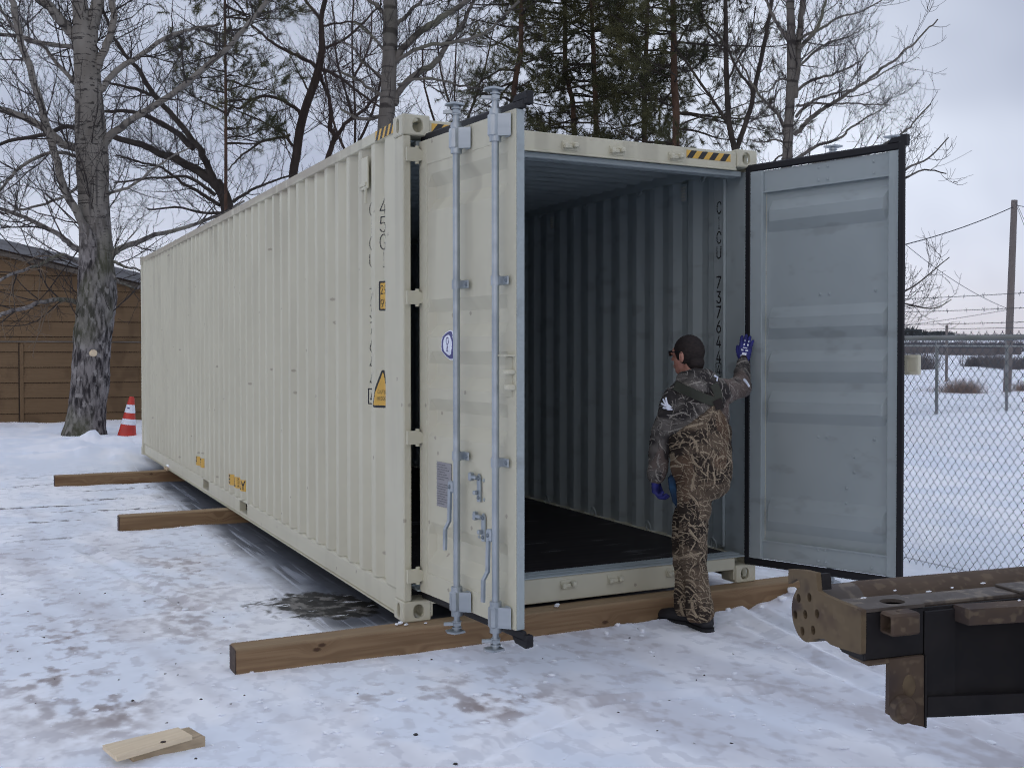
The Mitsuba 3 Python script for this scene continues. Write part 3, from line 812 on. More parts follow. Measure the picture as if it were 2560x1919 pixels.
TREES = {'A':{'kind':'poplar','trunk':[[-0.45,16.8,-0.1,0.404],[-0.43,16.79,-0.01,0.368],[-0.4,16.78,0.33,0.324],[-0.34,16.76,0.91,0.303],[-0.28,16.74,1.63,0.303],[-0.23,16.73,2.33,0.31],[-0.22,16.74,3.21,0.295],[-0.23,16.75,3.58,0.274],[-0.25,16.78,4.31,0.259],[-0.28,16.82,5.19,0.274],[-0.31,16.86,6.07,0.231],[-0.36,16.9,6.95,0.202],[-0.42,16.95,7.54,0.137],[-0.46,16.99,8.11,0.123],[-0.49,17.02,8.76,0.101]],'limbs':[[[-0.31,16.87,6.75,0.13],[-0.23,16.91,7.34,0.119],[-0.16,16.93,7.86,0.108],[-0.1,16.96,8.31,0.097],[-0.02,17.0,8.91,0.086]],[[-0.28,16.49,3.35,0.072],[-0.32,16.48,3.55,0.07],[-0.47,16.5,3.97,0.068],[-0.65,16.52,4.39,0.067],[-0.75,16.52,4.76,0.065],[-0.84,16.5,5.2,0.063],[-0.95,16.5,5.59,0.061],[-1.02,16.49,5.92,0.059],[-1.1,16.45,6.38,0.058],[-1.22,16.45,6.79,0.056],[-1.31,16.44,7.19,0.054],[-1.36,16.4,7.54,0.052],[-1.4,16.36,7.94,0.05]],[[-0.13,16.73,5.19,0.072],[0.01,16.57,5.41,0.068],[0.21,16.37,5.6,0.063],[0.5,16.08,5.81,0.059],[0.81,15.77,6.05,0.054],[1.21,15.36,6.38,0.05],[1.63,14.93,6.77,0.046],[1.94,14.58,7.15,0.041],[2.25,14.23,7.53,0.037],[2.51,13.93,7.88,0.032]],[[-0.39,16.88,5.13,0.079],[-0.73,17.18,5.26,0.075],[-0.93,17.38,5.51,0.071],[-1.23,17.66,5.76,0.066],[-1.69,18.07,6.02,0.062],[-2.2,18.52,6.29,0.058]],[[-0.07,16.65,3.13,0.065],[0.11,16.64,3.32,0.057],[0.33,16.61,3.44,0.049],[0.73,16.54,3.6,0.041],[1.27,16.44,3.77,0.034],[1.83,16.33,4.01,0.026],[2.25,16.26,4.24,0.018]],[[-0.4,16.85,3.29,0.058],[-0.6,17.06,3.43,0.052],[-0.82,17.31,3.65,0.046],[-1.24,17.75,3.9,0.04],[-1.7,18.22,4.13,0.035],[-2.09,18.62,4.3,0.029]],[[-0.47,16.97,7.06,0.108],[-0.57,17.01,7.26,0.099],[-0.73,17.07,7.46,0.091],[-0.93,17.16,7.68,0.082],[-1.03,17.2,7.82,0.074],[-1.18,17.25,8.13,0.065]],[[-0.17,16.79,6.59,0.072],[-0.1,16.78,6.84,0.068],[-0.01,16.77,7.14,0.063],[0.07,16.77,7.5,0.059],[0.08,16.82,7.87,0.055],[0.11,16.85,8.23,0.05]],[[-0.42,16.94,6.92,0.043],[-0.57,17.11,6.99,0.04],[-1.04,17.66,7.17,0.037],[-1.34,18.01,7.31,0.035],[-1.67,18.38,7.4,0.032],[-2.06,18.83,7.6,0.029]],[[-0.43,16.85,2.36,0.047],[-0.54,16.84,2.39,0.044],[-0.72,16.83,2.41,0.042],[-0.9,16.81,2.38,0.039],[-1.11,16.79,2.31,0.037],[-1.49,16.75,2.19,0.034],[-1.74,16.71,2.07,0.031],[-2.04,16.65,1.93,0.029]],[[-0.43,16.86,3.03,0.036],[-0.61,16.81,3.11,0.034],[-0.77,16.77,3.19,0.032],[-0.95,16.73,3.16,0.031],[-1.11,16.69,3.08,0.029],[-1.29,16.63,2.97,0.027],[-1.49,16.57,2.86,0.025],[-1.74,16.46,2.65,0.023],[-2.03,16.33,2.42,0.022]],[[-0.15,16.77,6.18,0.058],[0.04,16.78,6.41,0.052],[0.37,16.78,6.75,0.046],[0.72,16.76,7.03,0.04],[1.08,16.73,7.28,0.034],[1.47,16.68,7.44,0.028],[1.89,16.62,7.57,0.022]],[[-0.43,16.93,6.18,0.043],[-0.59,17.18,6.45,0.039],[-0.76,17.42,6.71,0.035],[-0.96,17.72,7.05,0.03],[-1.29,18.12,7.3,0.026],[-1.67,18.66,7.89,0.022]],[[-0.09,16.69,4.31,0.029],[0.06,16.52,4.36,0.026],[0.29,16.23,4.48,0.023],[0.53,15.94,4.64,0.02],[0.76,15.64,4.82,0.017],[1.12,15.19,5.01,0.014]],[[-0.44,16.9,4.51,0.029],[-0.64,17.11,4.38,0.026],[-0.94,17.42,4.21,0.023],[-1.32,17.79,4.11,0.021],[-1.7,18.17,4.04,0.018]],[[-0.46,16.92,5.01,0.036],[-0.88,17.0,5.04,0.032],[-1.21,17.04,4.85,0.029],[-1.47,17.05,4.57,0.025],[-1.72,17.03,4.21,0.022]],[[0.03,16.59,3.12,0.029],[0.21,16.57,3.01,0.024],[0.4,16.53,2.93,0.019],[0.59,16.51,2.76,0.014]],[[0.03,16.59,2.89,0.025],[0.2,16.43,2.74,0.02],[0.39,16.25,2.62,0.016],[0.49,16.17,2.65,0.011]]]},'B':{'kind':'maple','trunk':[[2.84,20.24,1.3,0.211],[2.82,20.29,3.06,0.193],[2.76,20.35,4.29,0.167],[2.71,20.38,4.51,0.141],[2.63,20.44,4.9,0.132],[2.48,20.54,5.21,0.123]],'limbs':[[[2.52,20.51,5.09,0.106],[2.34,20.66,5.31,0.1],[2.04,20.88,5.5,0.095],[1.89,20.99,5.54,0.089],[1.64,21.18,5.72,0.084],[1.43,21.33,5.8,0.078],[1.19,21.51,5.93,0.073],[0.88,21.74,6.02,0.068],[0.51,22.01,6.17,0.062],[0.14,22.28,6.25,0.057],[-0.29,22.59,6.41,0.051],[-0.67,22.86,6.23,0.046],[-1.23,23.27,6.13,0.041],[-1.61,23.54,6.03,0.035]],[[2.52,20.51,5.09,0.079],[2.36,20.57,5.41,0.074],[2.17,20.63,5.87,0.069],[1.95,20.71,6.21,0.063],[1.61,20.85,6.7,0.058],[1.26,20.99,7.15,0.053],[1.08,21.06,7.52,0.047],[0.89,21.13,7.8,0.042],[0.71,21.2,8.07,0.037],[0.52,21.27,8.38,0.032],[0.34,21.33,8.85,0.026]],[[2.06,20.8,5.95,0.07],[1.8,21.06,6.25,0.064],[1.5,21.34,6.52,0.058],[1.29,21.53,6.68,0.052],[1.05,21.74,6.8,0.045],[0.72,22.03,6.87,0.039],[0.35,22.35,6.9,0.033],[-0.02,22.67,7.03,0.026]],[[2.46,20.54,4.92,0.044],[2.2,20.62,5.12,0.039],[1.91,20.7,5.29,0.033],[1.56,20.81,5.31,0.028],[1.12,20.96,5.29,0.023],[0.46,21.16,5.16,0.018]],[[2.55,20.49,4.7,0.044],[2.26,20.8,4.93,0.04],[2.06,21.03,5.12,0.035],[1.82,21.28,5.24,0.031],[1.47,21.68,5.59,0.026],[1.05,22.11,5.76,0.022],[0.63,22.54,5.94,0.018]],[[2.7,20.39,4.59,0.035],[2.39,20.57,4.52,0.031],[2.08,20.75,4.56,0.026],[1.65,21.01,4.59,0.022],[1.15,21.3,4.55,0.018]],[[1.36,21.23,7.1,0.044],[1.1,21.28,7.18,0.038],[0.91,21.31,7.24,0.033],[0.59,21.37,7.32,0.027],[0.34,21.42,7.37,0.022]],[[2.79,20.34,4.77,0.035],[3.02,20.28,4.96,0.031],[3.29,20.21,5.15,0.026],[3.65,20.11,5.34,0.022],[4.01,19.99,5.46,0.018]]]},'D':{'kind':'maple_red','trunk':[[4.16,20.63,1.47,0.155],[4.16,20.67,3.12,0.155],[4.16,20.69,4.4,0.146],[4.18,20.71,5.49,0.137],[4.25,20.68,5.98,0.137],[4.32,20.65,6.54,0.137],[4.45,20.58,7.1,0.128],[4.65,20.48,7.73,0.128],[4.77,20.43,8.4,0.101],[4.76,20.45,9.07,0.082],[4.84,20.41,9.51,0.073],[4.92,20.38,10.06,0.064]],'limbs':[[[4.38,20.62,6.72,0.064],[4.3,20.74,7.0,0.058],[4.03,20.99,7.24,0.052],[3.67,21.32,7.41,0.046],[3.42,21.53,7.31,0.04],[3.23,21.7,7.2,0.034],[2.98,21.92,7.29,0.027]],[[4.86,20.32,5.87,0.082],[5.03,20.28,6.33,0.076],[5.03,20.32,6.55,0.07],[4.98,20.37,6.78,0.064],[4.99,20.45,7.31,0.058],[4.89,20.56,7.7,0.052],[4.86,20.6,7.93,0.046]],[[5.02,20.24,6.32,0.064],[5.19,20.05,6.64,0.055],[5.46,19.79,6.92,0.046],[5.72,19.54,7.23,0.037],[6.01,19.27,7.43,0.027]],[[4.71,20.45,7.88,0.064],[4.54,20.66,8.12,0.057],[4.19,21.05,8.38,0.049],[3.81,21.46,8.65,0.042],[3.49,21.84,9.03,0.035],[3.31,22.05,9.25,0.027]],[[4.74,20.43,7.95,0.055],[5.07,20.14,7.78,0.046],[5.45,19.76,7.39,0.037],[5.83,19.41,7.07,0.027]],[[4.8,20.42,8.92,0.037],[5.05,20.31,8.96,0.032],[5.28,20.21,9.01,0.027],[5.55,20.08,8.94,0.023],[5.85,19.95,8.7,0.018]],[[4.75,20.45,9.07,0.055],[4.65,20.61,9.31,0.049],[4.51,20.8,9.56,0.043],[4.41,20.98,9.89,0.037]],[[4.18,20.72,6.17,0.046],[3.84,20.8,6.55,0.037],[3.37,20.95,6.79,0.027],[2.84,21.11,7.02,0.018]],[[4.12,20.76,6.43,0.046],[3.69,21.13,6.33,0.039],[3.39,21.4,6.16,0.032],[3.14,21.63,5.91,0.025],[2.96,21.81,5.69,0.018]],[[4.45,20.59,7.13,0.037],[4.52,20.55,7.43,0.03],[4.29,20.7,7.95,0.024],[4.14,20.8,8.4,0.018]],[[4.84,20.38,8.4,0.046],[5.16,20.16,8.61,0.038],[5.56,19.86,9.04,0.03],[5.86,19.62,9.39,0.023]]]},'E':{'kind':'poplar_far','trunk':[[4.54,15.18,0.58,0.182],[4.57,15.21,2.86,0.167],[4.6,15.24,4.98,0.159],[4.64,15.24,5.76,0.152],[4.68,15.22,6.35,0.144],[4.71,15.22,7.03,0.137],[4.73,15.22,7.71,0.137],[4.73,15.24,8.17,0.129],[4.72,15.25,8.77,0.114]],'limbs':[[[4.8,15.17,6.99,0.068],[4.91,15.07,7.23,0.065],[5.09,14.94,7.44,0.063],[5.27,14.81,7.6,0.06],[5.45,14.68,7.74,0.057],[5.62,14.55,7.85,0.054],[5.78,14.44,7.94,0.051],[6.0,14.27,8.11,0.048],[6.28,14.06,8.38,0.046]],[[4.78,15.16,6.19,0.068],[4.85,15.18,6.45,0.064],[5.15,15.12,6.81,0.06],[5.36,15.07,6.98,0.056],[5.57,15.02,7.22,0.051],[5.72,15.0,7.45,0.047],[5.85,14.98,7.65,0.043],[5.98,14.96,7.85,0.039],[6.13,14.94,8.12,0.035],[6.3,14.95,8.52,0.03]],[[4.81,15.16,6.99,0.038],[5.05,14.83,7.2,0.036],[5.25,14.58,7.26,0.035],[5.43,14.36,7.26,0.033],[5.6,14.14,7.27,0.032],[5.75,13.95,7.28,0.03],[5.9,13.76,7.34,0.029],[6.02,13.59,7.41,0.027],[6.16,13.39,7.56,0.026],[6.26,13.23,7.68,0.024],[6.37,13.04,7.85,0.023]],[[4.75,15.18,6.19,0.038],[4.56,15.37,6.45,0.034],[4.42,15.51,6.59,0.03],[4.27,15.66,6.75,0.027],[4.0,15.91,6.93,0.023]],[[4.67,15.22,6.01,0.046],[4.47,15.28,5.93,0.038],[4.19,15.38,5.92,0.03],[3.85,15.49,6.0,0.023]],[[4.63,15.28,7.89,0.046],[4.55,15.41,8.06,0.04],[4.43,15.55,8.2,0.035],[4.34,15.68,8.41,0.03]],[[4.84,15.14,6.56,0.03],[5.13,15.05,6.7,0.027],[5.56,14.9,6.69,0.023],[6.02,14.75,6.59,0.019],[6.38,14.63,6.56,0.015]],[[4.68,15.24,7.15,0.03],[4.47,15.26,7.37,0.025],[4.28,15.27,7.56,0.02],[4.05,15.31,7.69,0.015]],[[4.84,15.16,7.7,0.038],[5.07,15.17,7.96,0.033],[5.24,15.19,8.17,0.028],[5.42,15.23,8.46,0.023]],[[4.73,15.2,6.44,0.03],[4.6,15.48,6.76,0.027],[4.4,15.79,6.95,0.023],[4.23,16.17,7.39,0.019],[4.0,16.5,7.56,0.015]]]},'H':{'kind':'poplar_dark','trunk':[[10.94,12.61,1.35,0.071],[10.94,12.67,3.72,0.067],[10.92,12.71,5.31,0.063],[10.9,12.73,5.58,0.059],[10.82,12.79,6.06,0.056],[10.79,12.83,6.87,0.052],[10.78,12.85,7.69,0.048],[10.78,12.87,8.48,0.044],[10.77,12.89,9.19,0.04]],'limbs':[[[10.93,12.71,5.32,0.056],[11.01,12.71,5.65,0.053],[11.18,12.68,6.17,0.05],[11.33,12.67,6.7,0.047],[11.51,12.66,7.4,0.044],[11.68,12.66,8.14,0.041],[11.76,12.67,8.58,0.039],[11.84,12.68,8.98,0.036]],[[10.81,12.8,6.03,0.036],[10.69,13.0,6.37,0.032],[10.55,13.26,6.79,0.028],[10.39,13.55,7.29,0.024],[10.2,13.88,7.83,0.02],[10.1,14.11,8.3,0.016]],[[11.23,12.56,6.67,0.028],[10.94,12.63,7.07,0.025],[10.66,12.67,7.55,0.022],[10.24,12.78,7.96,0.019],[10.0,12.82,8.35,0.016]],[[10.8,12.82,6.87,0.024],[11.01,12.84,7.15,0.021],[11.23,12.88,7.48,0.018],[11.48,12.95,7.95,0.015],[11.65,13.08,8.47,0.012]],[[10.78,12.84,7.42,0.024],[10.47,12.84,7.69,0.02],[10.28,12.78,8.0,0.016],[10.14,12.69,8.34,0.012]]]},'I':{'kind':'poplar_far','trunk':[[10.54,10.54,1.37,0.109],[10.56,10.57,3.54,0.101],[10.58,10.58,4.7,0.098],[10.6,10.58,4.94,0.094],[10.63,10.58,5.53,0.087],[10.66,10.57,6.12,0.083],[10.68,10.57,6.7,0.08],[10.68,10.58,7.3,0.076],[10.67,10.6,7.88,0.072],[10.67,10.62,8.53,0.065]],'limbs':[[[10.72,10.53,6.11,0.065],[10.78,10.53,6.35,0.062],[10.85,10.56,6.87,0.059],[10.94,10.59,7.48,0.056],[11.0,10.62,7.94,0.054],[11.06,10.65,8.4,0.051]],[[10.72,10.52,5.44,0.043],[10.81,10.45,5.54,0.041],[10.9,10.38,5.61,0.039],[11.04,10.28,5.72,0.037],[11.18,10.17,5.81,0.035],[11.35,10.05,5.93,0.033],[11.53,9.92,6.06,0.03],[11.69,9.8,6.2,0.028],[11.86,9.68,6.34,0.026],[11.99,9.57,6.48,0.024],[12.15,9.45,6.59,0.022],[12.34,9.32,6.76,0.02],[12.52,9.18,6.9,0.017],[12.68,9.06,7.1,0.015],[12.83,8.94,7.29,0.013]],[[10.74,10.51,5.76,0.029],[10.96,10.5,5.99,0.026],[11.22,10.46,6.16,0.023],[11.55,10.4,6.27,0.02],[11.98,10.31,6.39,0.017],[12.48,10.22,6.61,0.014],[13.06,10.11,6.9,0.011]],[[10.76,10.51,6.23,0.029],[10.88,10.35,6.36,0.025],[11.06,10.12,6.42,0.022],[11.24,9.89,6.49,0.018],[11.42,9.65,6.6,0.014],[11.55,9.46,6.78,0.011]],[[10.7,10.57,7.14,0.029],[10.91,10.5,7.22,0.026],[11.12,10.43,7.32,0.023],[11.35,10.35,7.42,0.02],[11.63,10.27,7.59,0.017],[11.92,10.17,7.69,0.014],[12.35,10.03,7.96,0.011]],[[10.79,10.51,7.0,0.043],[10.88,10.41,7.16,0.039],[10.98,10.3,7.35,0.035],[11.05,10.21,7.55,0.03],[11.11,10.1,7.82,0.026],[11.18,10.0,8.09,0.022]],[[10.64,10.6,7.14,0.036],[10.55,10.71,7.33,0.033],[10.48,10.81,7.52,0.029],[10.41,10.91,7.74,0.025],[10.34,11.02,8.0,0.022]],[[10.59,10.6,5.52,0.033],[10.51,10.74,5.78,0.03],[10.41,10.9,5.97,0.027],[10.3,11.06,6.19,0.024],[10.2,11.23,6.48,0.021],[10.14,11.35,6.71,0.017],[9.98,11.65,7.23,0.014]],[[10.64,10.56,4.93,0.033],[10.87,10.34,5.1,0.029],[11.13,10.1,5.23,0.025],[11.3,9.94,5.31,0.022],[11.44,9.8,5.48,0.018],[11.65,9.61,5.64,0.014],[11.81,9.45,5.75,0.011]],[[10.69,10.52,4.79,0.033],[11.16,10.37,4.95,0.03],[11.6,10.22,5.09,0.027],[12.05,10.07,5.22,0.024],[12.35,9.97,5.38,0.022],[12.6,9.89,5.54,0.019],[12.82,9.83,5.73,0.016],[13.04,9.77,5.93,0.014],[13.27,9.71,6.18,0.011]],[[10.71,10.5,4.4,0.036],[11.22,10.21,4.52,0.031],[11.85,9.84,4.55,0.026],[12.37,9.54,4.79,0.021],[12.75,9.32,5.0,0.016],[13.06,9.15,5.38,0.011]],[[10.7,10.49,3.9,0.036],[11.32,10.33,4.16,0.031],[12.09,10.1,4.39,0.026],[12.81,9.89,4.63,0.021],[13.32,9.75,4.86,0.016],[13.76,9.61,4.82,0.011]],[[10.75,10.51,5.97,0.025],[10.91,10.3,5.97,0.021],[11.17,9.93,5.88,0.017],[11.4,9.62,5.86,0.013],[11.74,9.15,5.79,0.009]],[[10.65,10.58,6.41,0.022],[10.52,10.76,6.49,0.017],[10.38,10.97,6.33,0.013],[10.24,11.17,6.3,0.009]],[[10.61,10.58,5.23,0.022],[10.35,10.61,5.33,0.017],[10.09,10.65,5.25,0.013],[9.83,10.69,5.29,0.009]],[[10.73,10.54,6.61,0.025],[11.08,10.52,6.92,0.022],[11.43,10.49,7.13,0.018],[11.94,10.41,7.34,0.014],[12.29,10.37,7.55,0.011]],[[10.61,10.57,5.14,0.022],[10.48,10.69,5.06,0.017],[10.35,10.82,4.95,0.013],[10.18,10.97,4.92,0.009]],[[10.63,10.51,2.81,0.033],[11.47,10.13,2.68,0.027],[12.35,9.72,2.57,0.021],[12.83,9.51,2.75,0.015],[13.46,9.24,3.28,0.009]],[[10.63,10.51,2.38,0.029],[11.35,9.98,2.31,0.024],[12.09,9.44,2.48,0.018],[12.66,9.02,2.37,0.013],[12.97,8.79,2.55,0.007]]]},'K':{'kind':'maple','trunk':[[-2.12,27.15,-0.35,0.2],[-2.02,27.15,2.25,0.18],[-1.73,27.05,5.25,0.14],[-1.45,26.94,7.75,0.11],[-1.18,26.82,9.65,0.08],[-0.91,26.7,11.05,0.06]],'limbs':[[[-1.82,27.09,4.65,0.08],[-1.22,26.4,5.41,0.067],[-0.55,25.65,6.15,0.055],[-0.06,24.99,7.06,0.043],[0.17,24.53,7.96,0.03]],[[-1.64,27.01,6.05,0.06],[-1.03,26.74,6.96,0.048],[-0.76,26.66,7.87,0.037],[-0.49,26.59,9.09,0.025]],[[-1.45,26.94,7.75,0.06],[-0.77,26.38,8.41,0.047],[-0.08,25.83,8.98,0.033],[0.42,25.36,9.92,0.02]]]},'M':{'kind':'maple_red','trunk':[[2.31,26.9,0.7,0.128],[2.34,26.95,3.38,0.118],[2.31,27.01,5.51,0.096],[2.42,27.0,7.65,0.086],[2.38,27.06,9.57,0.064],[2.49,27.03,11.07,0.043]],'limbs':[[[2.33,26.99,5.3,0.053],[1.82,27.48,6.39,0.043],[1.57,27.8,7.48,0.032],[1.32,28.15,8.81,0.021]],[[2.36,27.0,6.15,0.053],[2.85,26.92,7.25,0.043],[3.08,27.01,8.47,0.032],[3.39,27.05,9.7,0.021]],[[2.41,27.0,7.65,0.043],[1.94,26.7,8.49,0.036],[1.61,26.3,9.4,0.029],[1.37,25.79,10.37,0.021]],[[2.38,27.03,8.08,0.043],[2.83,26.07,8.89,0.036],[3.28,25.16,9.58,0.029],[3.62,24.3,10.33,0.021]]]},'N':{'kind':'maple_red','trunk':[[6.56,24.42,0.71,0.128],[6.58,24.47,3.38,0.118],[6.62,24.5,5.74,0.096],[6.69,24.5,7.66,0.086],[6.63,24.58,9.58,0.064],[6.69,24.58,11.08,0.043]],'limbs':[[[6.62,24.51,6.38,0.053],[6.36,25.19,7.53,0.043],[6.29,25.73,8.7,0.032],[6.21,26.27,9.9,0.021]],[[6.65,24.51,6.8,0.053],[6.99,23.97,7.81,0.043],[7.18,23.54,8.8,0.032],[7.79,22.78,9.75,0.021]],[[6.67,24.51,7.66,0.043],[6.24,24.34,8.85,0.036],[6.08,24.12,9.72,0.029],[5.92,23.91,10.58,0.021]],[[6.65,24.55,8.73,0.043],[7.15,24.87,9.72,0.032],[7.41,25.36,10.85,0.021]]]},'O':{'kind':'maple_red','trunk':[[8.51,22.13,0.75,0.114],[8.53,22.17,3.33,0.103],[8.53,22.22,5.61,0.093],[8.61,22.22,7.47,0.072],[8.67,22.22,9.33,0.052],[8.77,22.2,10.78,0.041]],'limbs':[[[8.56,22.22,6.23,0.052],[8.2,22.41,7.25,0.041],[7.92,22.55,8.28,0.031],[7.83,22.59,9.3,0.021]],[[8.58,22.22,6.64,0.052],[9.17,22.39,7.76,0.041],[9.6,22.62,8.91,0.031],[9.95,22.9,10.08,0.021]],[[8.62,22.21,7.47,0.041],[8.3,22.39,8.7,0.031],[8.21,22.43,9.62,0.021]],[[8.54,22.22,5.71,0.041],[9.15,22.05,6.46,0.034],[9.74,21.85,6.9,0.028],[10.42,21.6,7.23,0.021]]]}}
PINES = {'C':[[2.46,19.3,1.31,0.068],[2.47,19.36,4.18,0.059],[2.48,19.38,5.53,0.055],[2.49,19.42,7.22,0.046],[2.49,19.45,8.4,0.042],[2.49,19.47,9.42,0.034]],'F':[[7.79,16.77,1.32,0.095],[7.86,16.81,4.76,0.086],[7.9,16.82,6.57,0.078],[7.93,16.81,6.94,0.073],[8.0,16.79,7.5,0.069],[8.08,16.75,8.02,0.065],[8.1,16.76,9.07,0.06],[8.11,16.77,10.02,0.052]],'P':[[9.92,17.84,1.3,0.084],[9.95,17.91,5.02,0.074],[9.94,17.96,7.09,0.07],[9.87,18.01,7.58,0.065],[9.79,18.07,8.08,0.061],[9.79,18.09,9.12,0.056],[9.8,18.12,10.61,0.047]],'Q':[[9.91,16.69,1.31,0.081],[9.93,16.76,4.9,0.072],[9.93,16.8,6.89,0.072],[9.9,16.84,7.99,0.063],[9.87,16.88,9.02,0.054],[9.87,16.92,10.36,0.045]],'R':[[11.83,17.89,1.29,0.087],[11.86,17.95,5.15,0.082],[11.86,17.99,6.89,0.077],[11.88,18.0,8.05,0.068],[11.94,18.0,9.4,0.058],[11.97,18.02,11.04,0.048]],'S':[[10.43,14.07,1.33,0.108],[10.44,14.14,4.64,0.099],[10.43,14.17,5.82,0.091],[10.44,14.18,6.42,0.091],[10.41,14.21,7.09,0.083],[10.41,14.23,7.77,0.079],[10.4,14.25,8.78,0.07],[10.4,14.27,9.69,0.058]],'U':[[14.15,18.85,1.28,0.083],[14.16,18.93,5.41,0.072],[14.12,18.99,7.07,0.062],[14.1,19.04,8.51,0.052],[14.08,19.08,9.96,0.041]]}

# ---------------------------------------------------------------- trees
def bark_pale(p, n, uv):
    a = fbm(p.x * 5.0, p.y * 5.0, p.z * 2.0, octaves=3)
    hz = fbm(p.x * 2.5 + p.y * 2.5, p.z * 17.0, octaves=3)
    c = mix((0.095, 0.086, 0.078), (0.185, 0.170, 0.152), a)
    c = mix(c, (0.030, 0.026, 0.026), 0.8 * smoothstep(0.60, 0.72, hz))
    return mix(c, (0.13, 0.135, 0.09), 0.5 * smoothstep(0.5, 0.75, fbm(p.x * 1.3, p.y * 1.3, p.z * 0.8, octaves=2)))


def bark_big(p, n, uv):
    low = smoothstep(4.4, 3.0, p.z + 0.8 * (noise(p.x * 3, p.y * 3, p.z * 2.0) - 0.5))
    fur = fbm(p.x * 24.0, p.y * 24.0, p.z * 5.0, octaves=4)
    plate = fbm(p.x * 15.0, p.y * 15.0, p.z * 7.0 + 9.0, octaves=3)
    rough = mix((0.030, 0.027, 0.029), (0.205, 0.190, 0.188), smoothstep(0.30, 0.70, fur))
    rough = mix(rough, (0.30, 0.285, 0.28), 0.7 * smoothstep(0.58, 0.72, plate))
    rough = mix(rough, (0.12, 0.125, 0.075), 0.45 * smoothstep(0.52, 0.72, fbm(p.x * 2.0 - 3.0, p.y * 2.0, p.z * 0.9, octaves=2)))
    a = fbm(p.x * 6.0, p.y * 6.0, p.z * 2.4, octaves=3)
    hz = fbm(p.x * 11.0 + p.y * 8.0, p.z * 36.0, octaves=3)
    pale = mix((0.135, 0.120, 0.104), (0.270, 0.252, 0.228), a)
    pale = mix(pale, (0.026, 0.023, 0.023), 0.85 * smoothstep(0.63, 0.72, hz))
    vt = fbm(p.x * 9.0, p.y * 9.0, p.z * 0.7, octaves=2)
    pale = mix(pale, (0.03, 0.027, 0.028), 0.7 * smoothstep(0.66, 0.76, vt))
    return mix(pale, rough, low)


mat('bark_big', bark_big, rough=0.9, spec=0.15)
mat('bark_pale', bark_pale, rough=0.9, spec=0.15)
mat('bark_dark', lambda p, n, uv: mix((0.022, 0.019, 0.018), (0.085, 0.072, 0.062), fbm(p.x * 9.0, p.y * 9.0, p.z * 3.0, octaves=3)), rough=0.9, spec=0.1)
mat('bark_red', lambda p, n, uv: mix((0.026, 0.021, 0.019), (0.090, 0.068, 0.058), fbm(p.x * 9.0, p.y * 9.0, p.z * 3.0, octaves=3)), rough=0.9, spec=0.1)
mat('bark_pine', lambda p, n, uv: mix((0.040, 0.027, 0.022), (0.150, 0.092, 0.066), fbm(p.x * 11.0, p.y * 11.0, p.z * 5.0, octaves=3)), rough=0.9, spec=0.1)
mat('bough_bark', (0.050, 0.042, 0.037), rough=0.9, spec=0.1)
mat('twig_grey', (0.048, 0.042, 0.041), rough=0.9, spec=0.1)
mat('twig_red', (0.056, 0.040, 0.039), rough=0.9, spec=0.1)
mat('twig_tan', (0.16, 0.125, 0.095), rough=0.9, spec=0.1)
mat('needles', lambda p, n, uv: mix((0.036, 0.044, 0.024), (0.125, 0.118, 0.052), noise(p.x * 1.7, p.y * 1.7, p.z * 1.7)), rough=0.7, spec=0.2)


def tubes(P, R, sides=3):
    """Many tubes at once: P (n, m, 3), R (n, m)."""
    n, m, _ = P.shape
    t = np.gradient(P, axis=1)
    t /= np.linalg.norm(t, axis=2, keepdims=True) + 1e-9
    ref = np.where(np.abs(t[:, :, 2:]) < .9, np.array([0, 0, 1.0]), np.array([1.0, 0, 0]))
    ref = np.broadcast_to(ref[:, :1], t.shape)
    a = np.cross(t, ref)
    a /= np.linalg.norm(a, axis=2, keepdims=True) + 1e-9
    b = np.cross(t, a)
    ang = np.arange(sides) * 2 * np.pi / sides
    V = P[:, :, None] + R[:, :, None, None] * (np.cos(ang)[None, None, :, None] * a[:, :, None] + np.sin(ang)[None, None, :, None] * b[:, :, None])
    i, j = np.meshgrid(np.arange(m - 1), np.arange(sides), indexing='ij')
    q = np.stack([i * sides + j, i * sides + (j + 1) % sides, (i + 1) * sides + (j + 1) % sides, (i + 1) * sides + j], -1).reshape(-1, 4)
    f = np.vstack([q[:, [0, 1, 2]], q[:, [0, 2, 3]]])
    F = (f[None] + (np.arange(n) * m * sides)[:, None, None]).reshape(-1, 3)
    return V.reshape(-1, 3), F


def joined(vf):
    vs, fs, at = [], [], 0
    for v, f in vf:
        vs.append(v)
        fs.append(f + at)
        at += len(v)
    return np.vstack(vs), np.vstack(fs)


